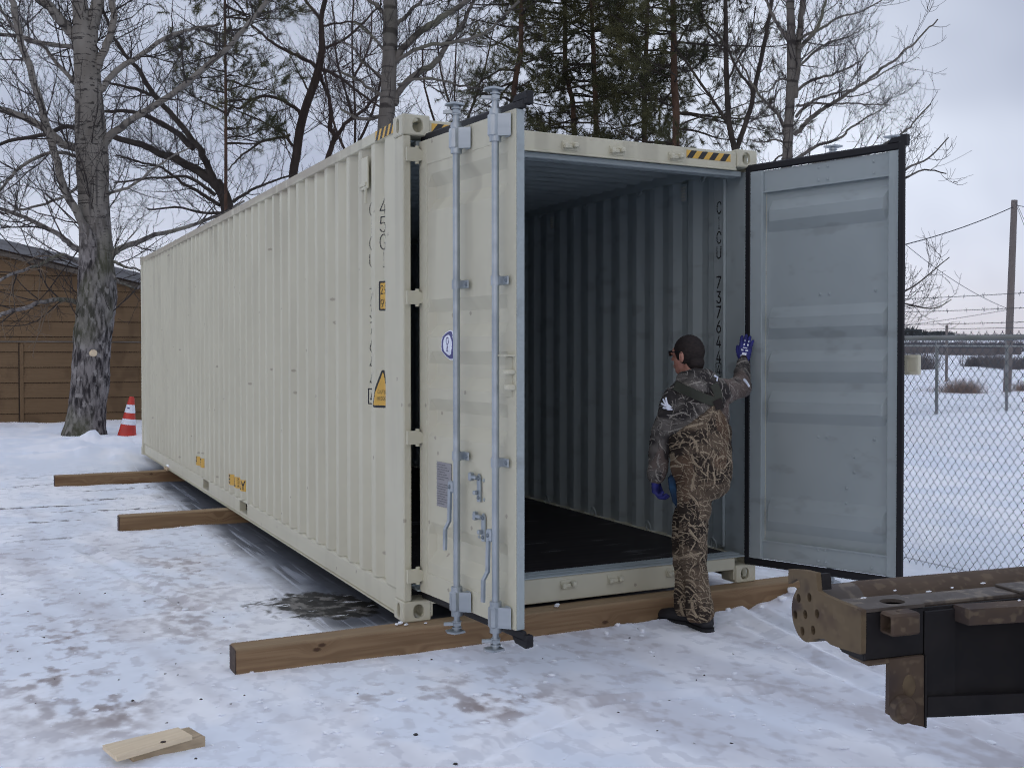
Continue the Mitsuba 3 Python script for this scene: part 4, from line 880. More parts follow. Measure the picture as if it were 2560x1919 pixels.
def sprout(P, R, per_m, t0, len0, len1, ang, up, ratio, rcap, m, rg, wob=.12, rmin=.0040, droop=0.0):
    """Children of the polylines P (list of (k,3)), R (list of (k,)): arrays (n, m, 3), (n, m)."""
    base, tan, rad, pos = [], [], [], []
    for p, r in zip(P, R):
        s = np.concatenate([[0], np.cumsum(np.linalg.norm(np.diff(p, axis=0), axis=1))])
        L = s[-1]
        c = rg.poisson(per_m * L * (1 - t0)) if per_m < 60 else int(per_m)
        if c == 0:
            continue
        t = rg.uniform(t0, 1.0, c)
        d = t * L
        base.append(np.stack([np.interp(d, s, p[:, k]) for k in range(3)], 1))
        g = np.gradient(p, axis=0)
        g /= np.linalg.norm(g, axis=1, keepdims=True) + 1e-9
        tan.append(np.stack([np.interp(d, s, g[:, k]) for k in range(3)], 1))
        rad.append(np.interp(d, s, r))
        pos.append(t)
    if not base:
        return np.zeros((0, m, 3)), np.zeros((0, m))
    base, tan, rad, pos = map(np.concatenate, (base, tan, rad, pos))
    n = len(base)
    rnd = rg.normal(size=(n, 3))
    perp = rnd - (rnd * tan).sum(1, keepdims=True) * tan
    perp /= np.linalg.norm(perp, axis=1, keepdims=True) + 1e-9
    an = np.radians(rg.normal(ang, 12, n))[:, None]
    d = np.cos(an) * tan + np.sin(an) * perp
    L = (len0 + (len1 - len0) * pos) * rg.uniform(.55, 1.25, n)
    out = [base]
    st = (L / (m - 1))[:, None]
    for k in range(m - 1):
        d = d + np.array([0, 0, up - droop * (k == 0)]) + rg.normal(size=(n, 3)) * wob
        d /= np.linalg.norm(d, axis=1, keepdims=True)
        out.append(out[-1] + d * st)
    r0 = np.clip(rad * ratio, rmin, rcap)
    tt = np.linspace(0, 1, m)[None]
    return np.stack(out, 1), r0[:, None] * (1 - tt) + np.maximum(rmin * .75, r0 * .3)[:, None] * tt


TREE_KIND = {  # bark, twig, L1 per metre, length at foot and tip, upward bend, density of L2, L3
    'poplar': ('bark_big', 'twig_grey', 4.3, 1.9, .8, .10, 6.2, 3.8),
    'poplar_far': ('bark_pale', 'twig_grey', 4.2, 1.4, .6, .16, 6.0, 4.0),
    'poplar_dark': ('bark_dark', 'twig_grey', 3.4, 1.3, .6, .16, 5.5, 3.5),
    'maple': ('bark_dark', 'twig_grey', 3.8, 1.9, .9, .13, 5.8, 3.4),
    'maple_red': ('bark_red', 'twig_red', 4.2, 1.9, .9, .16, 5.8, 3.4)}
TREE_TEXT = {
    'A': ('big bare poplar with a thick furrowed trunk standing in front of the brown shed', 'tree'),
    'B': ('dark crooked bare tree leaning left over the middle of the container roof', 'tree'),
    'D': ('reddish bare tree with forked stems behind the container, left of the pale poplar', 'tree'),
    'E': ('pale bare poplar rising behind the top near corner of the container', 'tree'),
    'H': ('slender dark bare tree forking into a V, left of the poplar behind the right door', 'tree'),
    'I': ('pale bare poplar behind the right door, its long branches reaching right', 'tree'),
    'K': ('thin dark bare tree at the far left edge behind the shed roof', 'tree'),
    'M': ('slim reddish bare tree in the background between the big poplar and the dark crooked tree', 'tree'),
    'N': ('slim reddish bare tree in the background just left of the pale poplar', 'tree'),
    'O': ('low slim bare tree behind the left door, left of the pines', 'tree')}
TWIG_COUNT = 0
for name, t in TREES.items():
    if name in 'KM':
        continue
    rg = np.random.default_rng(100 + ord(name))
    bark, twig, d1, l0, l1, up, d2, d3 = TREE_KIND[t['kind']]
    text, cat = TREE_TEXT[name]
    k = thing('bare_tree', text, cat)
    tr = np.array(t['trunk'])
    if name in 'KMNO':
        tr[:, 3] *= .35
    if name == 'D':
        tr[:, 3] *= .7
    if tr[0, 2] > G:                                            # root it in the ground
        tr[0, 2] = G - .2
    sides = 56 if name == 'A' else 14
    pt = catmull(tr, 10 if name == 'A' else 5)
    m = tube(pt[:, :3], pt[:, 3], sides)
    if name == 'A':
        m = m.subdivide_to_size(.07)
        v = m.vertices
        c = np.stack([np.interp(v[:, 2], pt[:, 2], pt[:, q]) for q in range(2)], 1)
        rad = np.column_stack([v[:, :2] - c, 0 * v[:, 2]])
        rad /= np.linalg.norm(rad, axis=1, keepdims=True) + 1e-9
        fur = meshkit.fbm(v * [13, 13, 3.2], 4, 21) - .5
        big = meshkit.noise(v * [2.5, 2.5, 1.2], 22) - .5
        lowf = 1 - .75 * sstep(2.6, 4.2, v[:, 2])
        flare = np.exp(-np.clip(v[:, 2] + .1, 0, 9) / .22) * (.035 + .05 * (meshkit.noise(v * [5, 5, .3], 23)))
        m.vertices = v + rad * ((.085 * fur + .06 * big) * lowf + flare)[:, None]
    obj('trunk', m, bark, k, smooth=True if name == 'A' else 50)
    P, R = [], []
    for l in t['limbs']:
        q = catmull(np.array(l), 4)
        if name in 'DNO':
            q[:, 3] *= .75
        wob = np.cumsum(rg.normal(size=(len(q), 3)) * .012, 0)
        q[:, :3] += wob - wob[0]
        obj('limb', tube(q[:, :3], q[:, 3], 9), bark if name != 'D' else 'bark_red', k, smooth=50)
        P.append(q[:, :3])
        R.append(q[:, 3])
    tz = pt[pt[:, 2] > (1.2 if name == 'A' else 3.0)]
    P0, R0 = P + [tz[:, :3]], R + [tz[:, 3] * .35]
    rc = .013 if t['kind'] == 'poplar' else .012
    A1, B1 = sprout(P0, R0, d1, .05, l0, l1, 48, up, .42, rc, 8, rg)
    A2, B2 = sprout(list(A1), list(B1), d2, .12, .80, .40, 46, up, .62, .0080, 5, rg, .16)
    A3, B3 = sprout(list(A2), list(B2), d3, .1, .38, .20, 44, up * 1.3, .75, .0056, 4, rg, .2)
    keep = lambda a, b, z: (a[a[:, 0, 2] < z], b[a[:, 0, 2] < z])
    A1, B1 = keep(A1, B1, 11)
    A2, B2 = keep(A2, B2, 10)
    A3, B3 = keep(A3, B3, 9.6)
    TWIG_COUNT += len(A3)
    tw = joined([tubes(A1, B1, 4), tubes(A2, B2), tubes(A3, B3)])
    obj('twigs', tw, twig, k, smooth=False, kind='stuff')
    if name == 'A':                                             # low hanging sprays before the shed, and the sawn branch scar
        lowl = [t['limbs'][q] for q in (9, 10)]
        A1, B1 = sprout([np.array(l)[:, :3] for l in lowl], [np.array(l)[:, 3] for l in lowl], 3.0, .1, .9, .7, 60, -.12, .6, .011, 7, rg)
        A2, B2 = sprout(list(A1), list(B1), 4.5, .1, .45, .25, 45, -.06, .6, .005, 5, rg)
        obj('hanging_twigs', joined([tubes(A1, B1, 4), tubes(A2, B2)]), 'twig_tan', k, kind='stuff')
        sc = atw = np.array([-.31, 16.47, 1.47])
        obj('sawn_stub', moved(lathe([(0, .06), (.05, .058), (.062, .045), (.068, 0), (.09, -.05)], 20), frame(sc, (.95, .3, 0), (0, 0, 1), (.30, -.95, 0))), 'pale_wood', k, smooth=40)

NE, NF = [], []


def tuft_mesh(pos, dirs, rg, count=20, length=.10, w=.0048):
    """Needles round each point: thin triangles fanning forward."""
    n = len(pos)
    d = np.repeat(dirs, count, 0) * .55 + rg.normal(size=(n * count, 3)) * .62
    d /= np.linalg.norm(d, axis=1, keepdims=True)
    o = np.repeat(pos, count, 0) + np.repeat(dirs, count, 0) * rg.uniform(-.06, .06, (n * count, 1))
    s = np.cross(d, rg.normal(size=d.shape))
    s /= np.linalg.norm(s, axis=1, keepdims=True) + 1e-9
    L = length * rg.uniform(.7, 1.25, (n * count, 1))
    V = np.stack([o - s * w, o + s * w, o + d * L], 1).reshape(-1, 3)
    return V, np.arange(len(V)).reshape(-1, 3)


PINE_TEXT = {'C': 'slender pine with a thin straight trunk behind the middle of the container', 'F': 'pine with a bending dark trunk just above the left door', 'P': 'pine with a thin leaning trunk, second from the left door',
             'Q': 'dense dark pine in the middle of the pine row', 'R': 'thin pine half hidden in the pine row, left of the orange trunk', 'S': 'tall pine with a straight orange trunk above the right end of the container', 'U': 'small low pine bush above the right top corner of the container'}
PINE_SET = {'C': (5.9, 12, .26, 1.5, 1.0), 'F': (3.3, 12, .27, 2.0, .95), 'P': (3.0, 12, .25, 2.1, 1.15), 'Q': (2.6, 12, .24, 2.2, 1.25), 'R': (2.8, 12, .26, 2.2, 1.0), 'S': (2.6, 12, .25, 2.5, 1.1), 'U': (1.4, 4.4, .16, 1.1, 1.7)}
for name, t in PINES.items():
    rg = np.random.default_rng(300 + ord(name))
    zlo, zhi, dz, bl, dens = PINE_SET[name]
    k = thing('pine_tree', PINE_TEXT[name], 'pine tree')
    tr = np.array(t)
    tr[0, 2] = G - .2
    tr[:, 3] *= .6 if name == 'C' else .85
    pt = catmull(tr, 5)
    if name == 'U':
        pt = pt[pt[:, 2] < 4.6]
    obj('trunk', tube(pt[:, :3], pt[:, 3], 14), 'bark_pine', k, smooth=50)
    zs = np.arange(zlo, zhi, dz)
    n = len(zs) * 2
    zz = np.repeat(zs, 2) + rg.uniform(-.1, .1, n)
    base = np.stack([np.interp(zz, pt[:, 2], pt[:, q]) for q in range(3)], 1)
    az = rg.uniform(0, 2 * np.pi, n)
    ln = bl * rg.uniform(.45, 1.15, n) * (1.0 if name != 'U' else np.clip((4.7 - zz) / 2.2, .2, 1.1))
    d = np.stack([np.cos(az), np.sin(az), rg.uniform(-.15, .35, n)], 1)
    pts, m = [base], 9
    for q in range(m - 1):
        d = d + np.array([0, 0, -.05 if q < 3 else .05]) + rg.normal(size=(n, 3)) * .10
        d /= np.linalg.norm(d, axis=1, keepdims=True)
        pts.append(pts[-1] + d * (ln / (m - 1))[:, None])
    P = np.stack(pts, 1)
    R = np.linspace(.026, .008, m)[None] * rg.uniform(.7, 1.2, (n, 1))
    A1, B1 = sprout(list(P), list(R), 7.0, .2, .75, .45, 46, .07, .55, .009, 6, rg, .16)
    A2, B2 = sprout(list(A1), list(B1), 7.0, .2, .30, .2, 42, .08, .7, .005, 4, rg, .2)
    obj('boughs', joined([tubes(P, R, 5), tubes(A1, B1), tubes(A2, B2)]), 'bough_bark', k, kind='stuff')
    tips = np.concatenate([A2[:, -1], A2[:, 2], A1[:, -1], A1[:, -2], P[:, -1]])
    dirs = np.concatenate([A2[:, -1] - A2[:, -2], A2[:, 2] - A2[:, 1], A1[:, -1] - A1[:, -2], A1[:, -1] - A1[:, -2], P[:, -1] - P[:, -2]])
    dirs /= np.linalg.norm(dirs, axis=1, keepdims=True) + 1e-9
    cl = meshkit.fbm(tips * .75 + ord(name), 3, 31)
    ok = (cl > .50 - .13 * (dens - 1) - .15) & (rg.uniform(size=len(tips)) < 1.0 * dens) & (tips[:, 2] < 10)
    obj('needles', tuft_mesh(tips[ok], dirs[ok], rg, 26 if name in 'PQSU' else 20), 'needles', k, kind='stuff')

# ---------------------------------------------------------------- the brown shed
SO, SE, SN = np.array([-.945, 21.40, 0]), np.array([.981, -.195, 0]), np.array([-.195, -.981, 0])
MS = frame(SO, SE, -SN, (0, 0, 1))                              # s along the wall, q into the shed, z up
sh = thing('brown_shed', 'low brown shed with wide horizontal boards and a grey sloping roof, behind the big poplar', 'shed')


def siding_color(p, n, uv):
    s = p.x * 0.98 - p.y * 0.2
    g = fbm(s * 1.5, p.z * 60.0, octaves=3)
    v = fbm(s * 3.0, p.z * 2.0, octaves=3)
    c = mix((0.128, 0.083, 0.048), (0.190, 0.127, 0.074), 0.5 * g + 0.5 * fbm(s * .7, p.z * 1.3, octaves=2))
    return mix(c, (0.055, 0.033, 0.02), 0.3 * smoothstep(0.55, 0.75, v))


mat('siding', siding_color, rough=0.8, spec=0.2)
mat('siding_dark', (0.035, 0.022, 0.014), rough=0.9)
mat('roof_grey', lambda p, n, uv: mix((0.13, 0.135, 0.145), (0.23, 0.235, 0.25), fbm(p.x * 2.0, p.y * 2.0, p.z * 14.0, octaves=4)), rough=0.8)
mat('trim_wood', lambda p, n, uv: mix((0.09, 0.075, 0.06), (0.16, 0.14, 0.12), noise(p.x * 4, p.z * 30)), rough=0.85)
rake = lambda s: 3.36 - .243 * (s + .0)                         # underside of the roof edge
wb = Polygon([(-7.5, -.3), (4.8, -.3), (4.8, rake(4.8)), (-3.9, rake(-3.9)), (-7.5, rake(-3.9) - .25 * 3.6)])
obj('wall', moved(prism(wb, .1), MS @ frame((0, .024, 0), (1, 0, 0), (0, 0, 1), (0, 1, 0)) @ np.diag([1, 1, 1, 1])), 'siding_dark', sh)
rs = random.Random(5)
for kk in range(-6, 9):
    za = 1.788 + kk * .3245
    cuts = [-7.5, rs.uniform(-6.5, -3.5), -.38 if za < 1.6 else rs.uniform(-2.0, .4), rs.uniform(1.0, 3.0), 4.8]
    for a, b in zip(cuts[:-1], cuts[1:]):
        pg = sbox(a + .003, za + .014, b - .003, za + .3245).intersection(wb)
        if pg.is_empty or pg.area < .01:
            continue
        mm = prism(pg, .018)
        mm.apply_transform(frame((0, -.0, 0), (1, 0, 0), (0, 0, 1), (0, 1, 0)))
        mm.vertices[:, 1] += .004 + (mm.vertices[:, 2] - za) / .3245 * .030 - .018
        obj('board', moved(mm, MS), 'siding', sh)
obj('track_rail', moved(box(-7.5, 4.8, -.03, -.002, 1.676, 1.706, .004), MS), 'trim_wood', sh)
obj('door_edge', moved(box(-.40, -.375, -.016, -.002, -.3, 1.66, .003), MS), 'siding_dark', sh)
obj('door_trim', moved(box(-.373, -.30, -.022, -.004, -.3, 1.64, .004), MS), 'siding', sh)
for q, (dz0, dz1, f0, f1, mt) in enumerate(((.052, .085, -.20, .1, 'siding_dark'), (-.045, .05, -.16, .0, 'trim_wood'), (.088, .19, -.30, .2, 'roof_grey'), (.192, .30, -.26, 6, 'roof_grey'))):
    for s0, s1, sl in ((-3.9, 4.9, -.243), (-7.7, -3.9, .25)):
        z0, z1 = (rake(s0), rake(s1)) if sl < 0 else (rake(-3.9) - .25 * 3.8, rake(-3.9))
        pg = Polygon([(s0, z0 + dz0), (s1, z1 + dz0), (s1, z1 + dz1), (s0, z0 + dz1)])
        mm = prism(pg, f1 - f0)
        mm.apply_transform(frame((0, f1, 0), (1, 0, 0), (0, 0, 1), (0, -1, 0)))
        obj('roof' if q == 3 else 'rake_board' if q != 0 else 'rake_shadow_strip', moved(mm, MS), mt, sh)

# ---------------------------------------------------------------- traffic cone in the drift
cx, cy = .215, 16.25
cz = float(ground_z(cx, cy)) - .02
cone = thing('traffic_cone', 'red and white traffic cone leaning beside the big poplar', 'traffic cone')
mat('cone_red', lambda p, n, uv: mix((0.42, 0.028, 0.020), (0.55, 0.045, 0.03), noise(p.x * 9, p.y * 9, p.z * 9)), rough=0.45)
MC = frame((cx, cy, cz), (1, 0, 0), (0, 1, 0), (0, 0, 1)) @ trimesh.transformations.rotation_matrix(math.radians(7.5), (.504, .864, 0))
rr = lambda h: .155 - .112 * h / .70
for nm, a, b, mt in (('body', 0, .205, 'cone_red'), ('body', .305, .415, 'cone_red'), ('body', .56, .70, 'cone_red'), ('reflective_band', .205, .305, 'white_print'), ('reflective_band', .415, .56, 'white_print')):
    e = .0015 if 'band' in nm else 0
    pf = [(rr(a) - .004, a), (rr(a) + e, a), (rr(b) + e, b), (rr(b) - .004, b)] if b < .69 else [(rr(a) - .004, a), (rr(a), a), (rr(b), b - .012), (rr(b) - .010, b), (0, b)]
    obj(nm, moved(lathe(pf, 40), MC), mt, cone, smooth=30)
obj('printed_mark', moved(box(-.022, .022, -.003, .003, .485, .512, .003), MC @ trimesh.transformations.rotation_matrix(math.radians(-30), (0, 0, 1)) @ trimesh.transformations.translation_matrix((0, -rr(.5) - .0005, 0))), 'blue_print', cone)

# ---------------------------------------------------------------- two boards left in the foreground
bd = thing('loose_block', 'grey weathered plank lying on the snow under the pale board', 'plank')
bq = [(-1.553, -1.232), (-1.262, -1.160), (-1.303, -.990), (-1.594, -1.062)]
blk = trimesh.Trimesh(*hull_(np.array([(x, y, z) for x, y in bq for z in (G - .01, -.100)])), process=False)
obj('plank', blk.subdivide_to_size(.03), 'worn_wood', bd)
bd2 = thing('loose_board', 'pale new board lying on the grey plank in the foreground snow', 'board')
bq = [(-1.657, -1.109), (-1.620, -1.297), (-1.317, -1.180), (-1.353, -1.036)]
brd = [(x, y, z + (.000 if i in (2, 3) else -.004)) for i, (x, y) in enumerate(bq) for z in (-.0985, -.080)]
brd = m3.Manifold.hull_points(np.array(brd))
crack = m3.Manifold.hull_points(np.array([(-1.545, -1.250, -.0835), (-1.34, -1.1745, -.0835), (-1.34, -1.1725, -.07), (-1.545, -1.2485, -.07), (-1.34, -1.1715, -.0835), (-1.545, -1.2475, -.0835)]))
obj('board', tm(brd - crack), 'pale_wood', bd2)
obj('knot', moved(lathe([(0, .0035), (.010, .003), (.0115, 0)], 16), frame((-1.435, -1.206, -.081), (1, 0, 0), (0, 1, 0), (0, 0, 1))), 'timber_end', bd2)

# ---------------------------------------------------------------- chain link fences, poles, wires
mat('fence_wire', lambda p, n, uv: mix((0.055, 0.064, 0.080), (0.10, 0.112, 0.135), noise(p.y * 9, p.z * 9)), rough=0.5, metallic=0.2)
mat('fence_pipe', lambda p, n, uv: mix((0.20, 0.215, 0.20), (0.29, 0.30, 0.31), noise(p.x * 5 + p.y * 5, p.z * 5)), rough=0.5, metallic=0.3)
mat('pole_wood', lambda p, n, uv: mix((0.12, 0.105, 0.10), (0.20, 0.175, 0.165), fbm(p.x * 8, p.y * 8, p.z * .7, octaves=3)), rough=0.9)
mat('cable', (0.045, 0.047, 0.055), rough=0.6)
FX = 4.32
fn = thing('chain_link_fence', 'galvanised chain link fence with three barbed wires, right of the container', 'fence')
W2, H2, ZF0, ZF1 = .0382, .0890, -.128, 1.692
nz = int(round((ZF1 - ZF0) / (H2 / 2)))


def zigzag(j, x, r, sides=4, along='y', w=W2, h=H2, n=None, z0=ZF0):
    n = nz if n is None else n
    kx = np.arange(n + 1)
    s = j * w + np.where((kx + j) % 2 == 0, 0, w)
    dx = np.where((kx + j) % 2 == 0, -.0025, .0025)
    z = z0 + kx * h / 2
    p = np.stack([x + dx, s, z], 1) if along == 'y' else np.stack([s, x + dx, z], 1)
    # small flats where neighbouring wires hook into one another
    q = np.repeat(p, 2, 0)
    q[0::2, 2] -= .006
    q[1::2, 2] += .006
    return tubes(q[None], np.full((1, len(q)), r), sides)


for j in range(int(-1.3 / W2), int(1.75 / W2)):
    obj('mesh_wire', zigzag(j, FX, .0025), 'fence_wire', fn)
obj('far_mesh', joined([zigzag(j, FX, .0025, 3) for j in range(int(1.75 / W2), int(7.6 / W2))]), 'fence_wire', fn, kind='stuff')
obj('top_rail', cyl((FX + .012, -4.6, 1.655), (FX + .012, 8.6, 1.655), .0215, 14), 'fence_pipe', fn, smooth=40)
for z, nm in ((-.098, 'tension_wire'), (1.722, 'tension_wire')):
    obj(nm, cyl((FX - .004, -4.6, z), (FX - .004, 8.6, z), .0022, 5), 'fence_wire', fn)
for y in (-4.6, -1.6, 1.42, 4.42, 7.42):
    pk = obj('fence_post', cyl((FX + .05, y, G - .4), (FX + .05, y, 1.70), .030, 14), 'fence_pipe', fn, smooth=40)
    obj('barb_arm', tube([(FX + .05, y, 1.69), (FX + .05, y, 1.74), (FX + .02, y, 2.0)], .012, 8), 'fence_pipe', pk)
rg = np.random.default_rng(77)
for z, dx in ((1.769, .035), (1.870, .028), (1.975, .02)):
    ys = np.arange(-4.6, 8.7, .02)
    sag = .008 * np.sin((ys + 1.6) / 3.0 * np.pi) ** 2
    two = [np.stack([FX + dx + .0022 * np.cos(ys * 70 + ph), ys, z - sag + .0022 * np.sin(ys * 70 + ph)], 1) for ph in (0, np.pi)]
    ms = [tubes(t_[None], np.full((1, len(ys)), .0014), 3) for t_ in two]
    for yb in np.arange(-4.5, 8.6, .172):
        yb += rg.uniform(-.02, .02)
        for q in range(2):
            a = rg.uniform(0, np.pi)
            d = np.array([np.cos(a) * .6, rg.uniform(-.35, .35), np.sin(a)]) * .021
            c = np.array([FX + dx, yb + .006 * q, z - .008 * math.sin((yb + 1.6) / 3.0 * math.pi) ** 2])
            ms.append(tubes(np.stack([c - d, c, c + d])[None], np.array([[.0011, .0022, .0011]]), 3))
    obj('barbed_wire', joined(ms), 'fence_wire', fn)

f2 = thing('chain_link_fence', 'second chain link fence farther out in the snow, seen through the near one', 'fence')
obj('far_mesh', joined([zigzag(j, 16.4, .0024, 3, 'x', w=.05, h=.10, n=35, z0=G - .02) for j in range(int(13 / .05), int(30 / .05))]), 'fence_wire', f2, kind='stuff')
obj('top_rail', cyl((12, 16.42, 1.66), (31, 16.42, 1.66), .024, 8), 'fence_pipe', f2)
for x in (14.7, 17.34, 19.96, 22.58, 25.2, 27.8):
    pk = obj('fence_post', cyl((x, 16.45, G - .3), (x, 16.45, 1.64), .045, 10), 'fence_pipe', f2, smooth=40)
    obj('barb_arm', tube([(x, 16.45, 1.62), (x - .10, 16.40, 1.76), (x - .27, 16.3, 1.94)], .022, 6), 'fence_pipe', pk)
for dz, dx in ((1.73, .05), (1.82, .12), (1.92, .2)):
    obj('barbed_wire', cyl((12, 16.45 - dx * .6, dz), (31, 16.45 - dx * .6, dz), .005, 4), 'fence_wire', f2)

up_ = thing('utility_pole', 'tall weathered utility pole standing in the snow at the right edge', 'utility pole')
PT, PB = np.array([33.72, 26.44, 7.52]), np.array([33.50, 26.56, -.6])
obj('pole', cyl(PB, PT, .165, 16, .125), 'pole_wood', up_, smooth=40)


def sagging(a, b, sag, n=24):
    t = np.linspace(0, 1, n)[:, None]
    return np.array(a) * (1 - t) + np.array(b) * t - np.array([0, 0, 1.0]) * (4 * sag * t * (1 - t))


for a, b, s, r, nm in ((PT - [0, 0, .25], (13.5, 22.5, 4.0), .9, .020, 'slung grey cable running from the pole top down to the left'), (PT - [0, 0, .2], (45, 22, 7.4), .4, .014, 'short cable leaving the pole top to the right'),
                       ((26.4, 25.2, 5.6), PB + [0, 0, 3.8], .25, .011, 'thin brace wire running down to the pole at half height'), (PB + [0, 0, 3.75], (20.0, 23.5, 1.9), .1, .010, 'thin wire running left from the pole just above the fence')):
    obj('overhead_cable', tube(sagging(a, b, s), r, 5), 'cable', label=nm, cat='cable')
for dx in (.5, .62):
    obj('hanging_wire', tube(np.array([(33.62 + dx * .9, 26.3 - dx * .5, z) for z in (.2, 2, 4, 6, 7.3)]) + np.array([(0, 0, 0), (.05, 0, 0), (-.03, 0, 0), (.06, 0, 0), (-dx, .2, .1)]), .009, 5), 'cable', up_)
obj('short_pole', cyl((42.06, 38.64, -.5), (42.06, 38.64, 2.86), .075, 10), 'pole_wood', thing('field_post', 'short dark post standing alone in the field left of the utility pole', 'post'))
# row of posts on the rise
for q, px in enumerate((142, 151, 156, 160.5, 169.5, 174, 178.5, 188)):
    ang = .52844 + math.atan((px * 10 + 930 - 1635) / 2900.5)
    X = CAM[0] + math.sin(ang) * 205, CAM[1] + math.cos(ang) * 205
    gzp = float(ground_z(*X))
    obj('far_fence_post', cyl((X[0], X[1], gzp - .3), (X[0], X[1], gzp + 1.55), .11, 6), 'pole_wood', label='small post in the row along the far snowy rise', cat='fence post', group='posts along the far rise')

# far scrub, sheds and trees
mat('scrub_grey', (0.13, 0.115, 0.115), rough=0.9)
mat('scrub_tan', (0.26, 0.185, 0.145), rough=0.9)
mat('far_green', (0.045, 0.052, 0.055), rough=0.9)
mat('far_roof', (0.06, 0.06, 0.07), rough=0.9)


def polar(px, dep):
    """Ground point in the direction of a bearing given in hundredths of the view, dep metres out."""
    ang = .52844 + math.atan((px - 1635) / 2900.5)
    return np.array([CAM[0] + math.sin(ang) * dep, CAM[1] + math.cos(ang) * dep])


def scrub(c, w, h, n, rg, r):
    base = np.column_stack([c[0] + rg.normal(size=n) * w * .4, c[1] + rg.normal(size=n) * w * .4])
    z = ground_z(base[:, 0], base[:, 1])
    d = rg.normal(size=(n, 3)) * [.35, .35, .1] + [0, 0, 1]
    d /= np.linalg.norm(d, axis=1, keepdims=True)
    L = h * rg.uniform(.4, 1.1, n)
    P = [np.column_stack([base, z - .05])]
    for q in range(3):
        d = d + rg.normal(size=(n, 3)) * .12
        d /= np.linalg.norm(d, axis=1, keepdims=True)
        P.append(P[-1] + d * (L / 3)[:, None])
    P = np.stack(P, 1)
    return tubes(P, np.linspace(r, r * .4, 4)[None] * np.ones((n, 1)), 3)


rg = np.random.default_rng(55)
obj('dry_grass_clump', joined([scrub(polar(px, 47), .7, .62, 260, rg, .007) for px in (2385, 2405, 2425)] + [scrub(polar(2350, 48), 1.2, .3, 160, rg, .006)]), 'scrub_tan', label='clump of reddish dry grass in the snow left of the utility pole', cat='dry grass', kind='stuff')
obj('dry_grass_clump', joined([scrub(polar(px, 50), .6, .5, 200, rg, .007) for px in (2552, 2575)]), 'scrub_tan', label='clump of dry grass behind the utility pole at the right edge', cat='dry grass', kind='stuff')
for d_, pxs, h_, lab in ((100, np.arange(2225, 2330, 12), 2.0, 'grey leafless scrub in the field beside the right door'), (112, np.arange(2425, 2500, 10), 1.5, 'low dark scrub in the field midway to the utility pole'), (104, np.arange(2500, 2600, 14), 1.6, 'grey scrub behind the utility pole')):
    obj('field_scrub', joined([scrub(polar(px, d_ + rg.uniform(-3, 3)), 1.1, h_ * rg.uniform(.6, 1.1), 110, rg, .022) for px in pxs]), 'scrub_grey', label=lab, cat='scrub', kind='stuff')
obj('distant_woods', joined([scrub(polar(px, d_), 3.0, h_, 60, rg, .25) for px, d_, h_ in [(x, 330 + rg.uniform(-15, 15), rg.uniform(1.2, 2.6) * (1.15 if x < 2300 else .6)) for x in np.arange(2180, 2362, 4)]] +
                             [scrub(polar(px, 260), 2.0, 1.6, 40, rg, .10) for px in (2380, 2390, 2400, 2405, 2470, 2480, 2490)]), 'far_green', label='dark line of distant trees on the rise behind the fence', cat='woods', kind='stuff')
obj('distant_scrub', joined([scrub(polar(px, 200 + rg.uniform(-20, 20)), 2.2, 1.5, 40, rg, .06) for px in np.arange(2180, 2620, 9)]), 'scrub_grey', label='thin band of scrub across the far field', cat='scrub', kind='stuff')
for px, d_, w_, lab in ((2415, 165, 3.4, 'low far building with a dark flat roof, left one'), (2498, 170, 2.6, 'low far building with a dark flat roof, beside the utility pole'), (2300, 175, 4.5, 'low far building with a dark flat roof, by the right door')):
    c = polar(px, d_)
    z = float(ground_z(*c))
    bk = thing('far_building', lab, 'building')
    R_ = trimesh.transformations.rotation_matrix(-.62, (0, 0, 1), (c[0], c[1], 0))
    obj('wall', moved(box(c[0] - w_, c[0] + w_, c[1] - 2, c[1] + 2, z - .5, z + 1.0), R_), 'scrub_grey', bk)
    obj('roof', moved(box(c[0] - w_ - .3, c[0] + w_ + .3, c[1] - 2.3, c[1] + 2.3, z + 1.002, z + 1.5, .2), R_), 'far_roof', bk)

# ---------------------------------------------------------------- tail of the truck, lower right
def rust_color(p, n, uv):
    a = fbm(p.x * 9.0, p.y * 9.0, p.z * 9.0, octaves=4)
    b = fbm(p.x * 45.0, p.y * 45.0, p.z * 45.0, octaves=2)
    c = mix((0.052, 0.035, 0.026), (0.112, 0.078, 0.053), a)
    c = mix(c, (0.045, 0.034, 0.032), 0.75 * smoothstep(0.55, 0.72, fbm(p.x * 5.0 + 3.0, p.y * 5.0, p.z * 5.0, octaves=3)))
    return mix(c, (0.16, 0.12, 0.078), 0.5 * smoothstep(0.58, 0.75, b))


rust_bump = lambda p, n, uv: 0.0016 * fbm(p.x * 60.0, p.y * 60.0, p.z * 60.0, octaves=3)
mat('rust', rust_color, rough=0.72, spec=0.3, bump=rust_bump)
mat('rust_ochre', lambda p, n, uv: mix(rust_color(p, n, uv), (0.150, 0.112, 0.066), 0.7 * smoothstep(0.3, 0.6, fbm(p.x * 14.0, p.y * 14.0, p.z * 14.0, octaves=3))), rough=0.75, spec=0.2, bump=rust_bump)
mat('shaded_steel', lambda p, n, uv: mix((0.006, 0.006, 0.008), (0.020, 0.017, 0.017), fbm(p.x * 12.0, p.y * 12.0, p.z * 12.0, octaves=3)), rough=0.6, spec=0.3, bump=rust_bump)  # near-black: the shade under the truck tail is put into this colour
mat('worn_deck', lambda p, n, uv: mix(mix((0.058, 0.047, 0.040), (0.105, 0.088, 0.076), fbm(p.x * 6.0, p.y * 22.0, octaves=3)), (0.20, 0.165, 0.125), 0.5 * smoothstep(.6, .75, fbm(p.x * 30.0, p.y * 30.0, octaves=2))), rough=0.55, spec=0.35, bump=rust_bump)
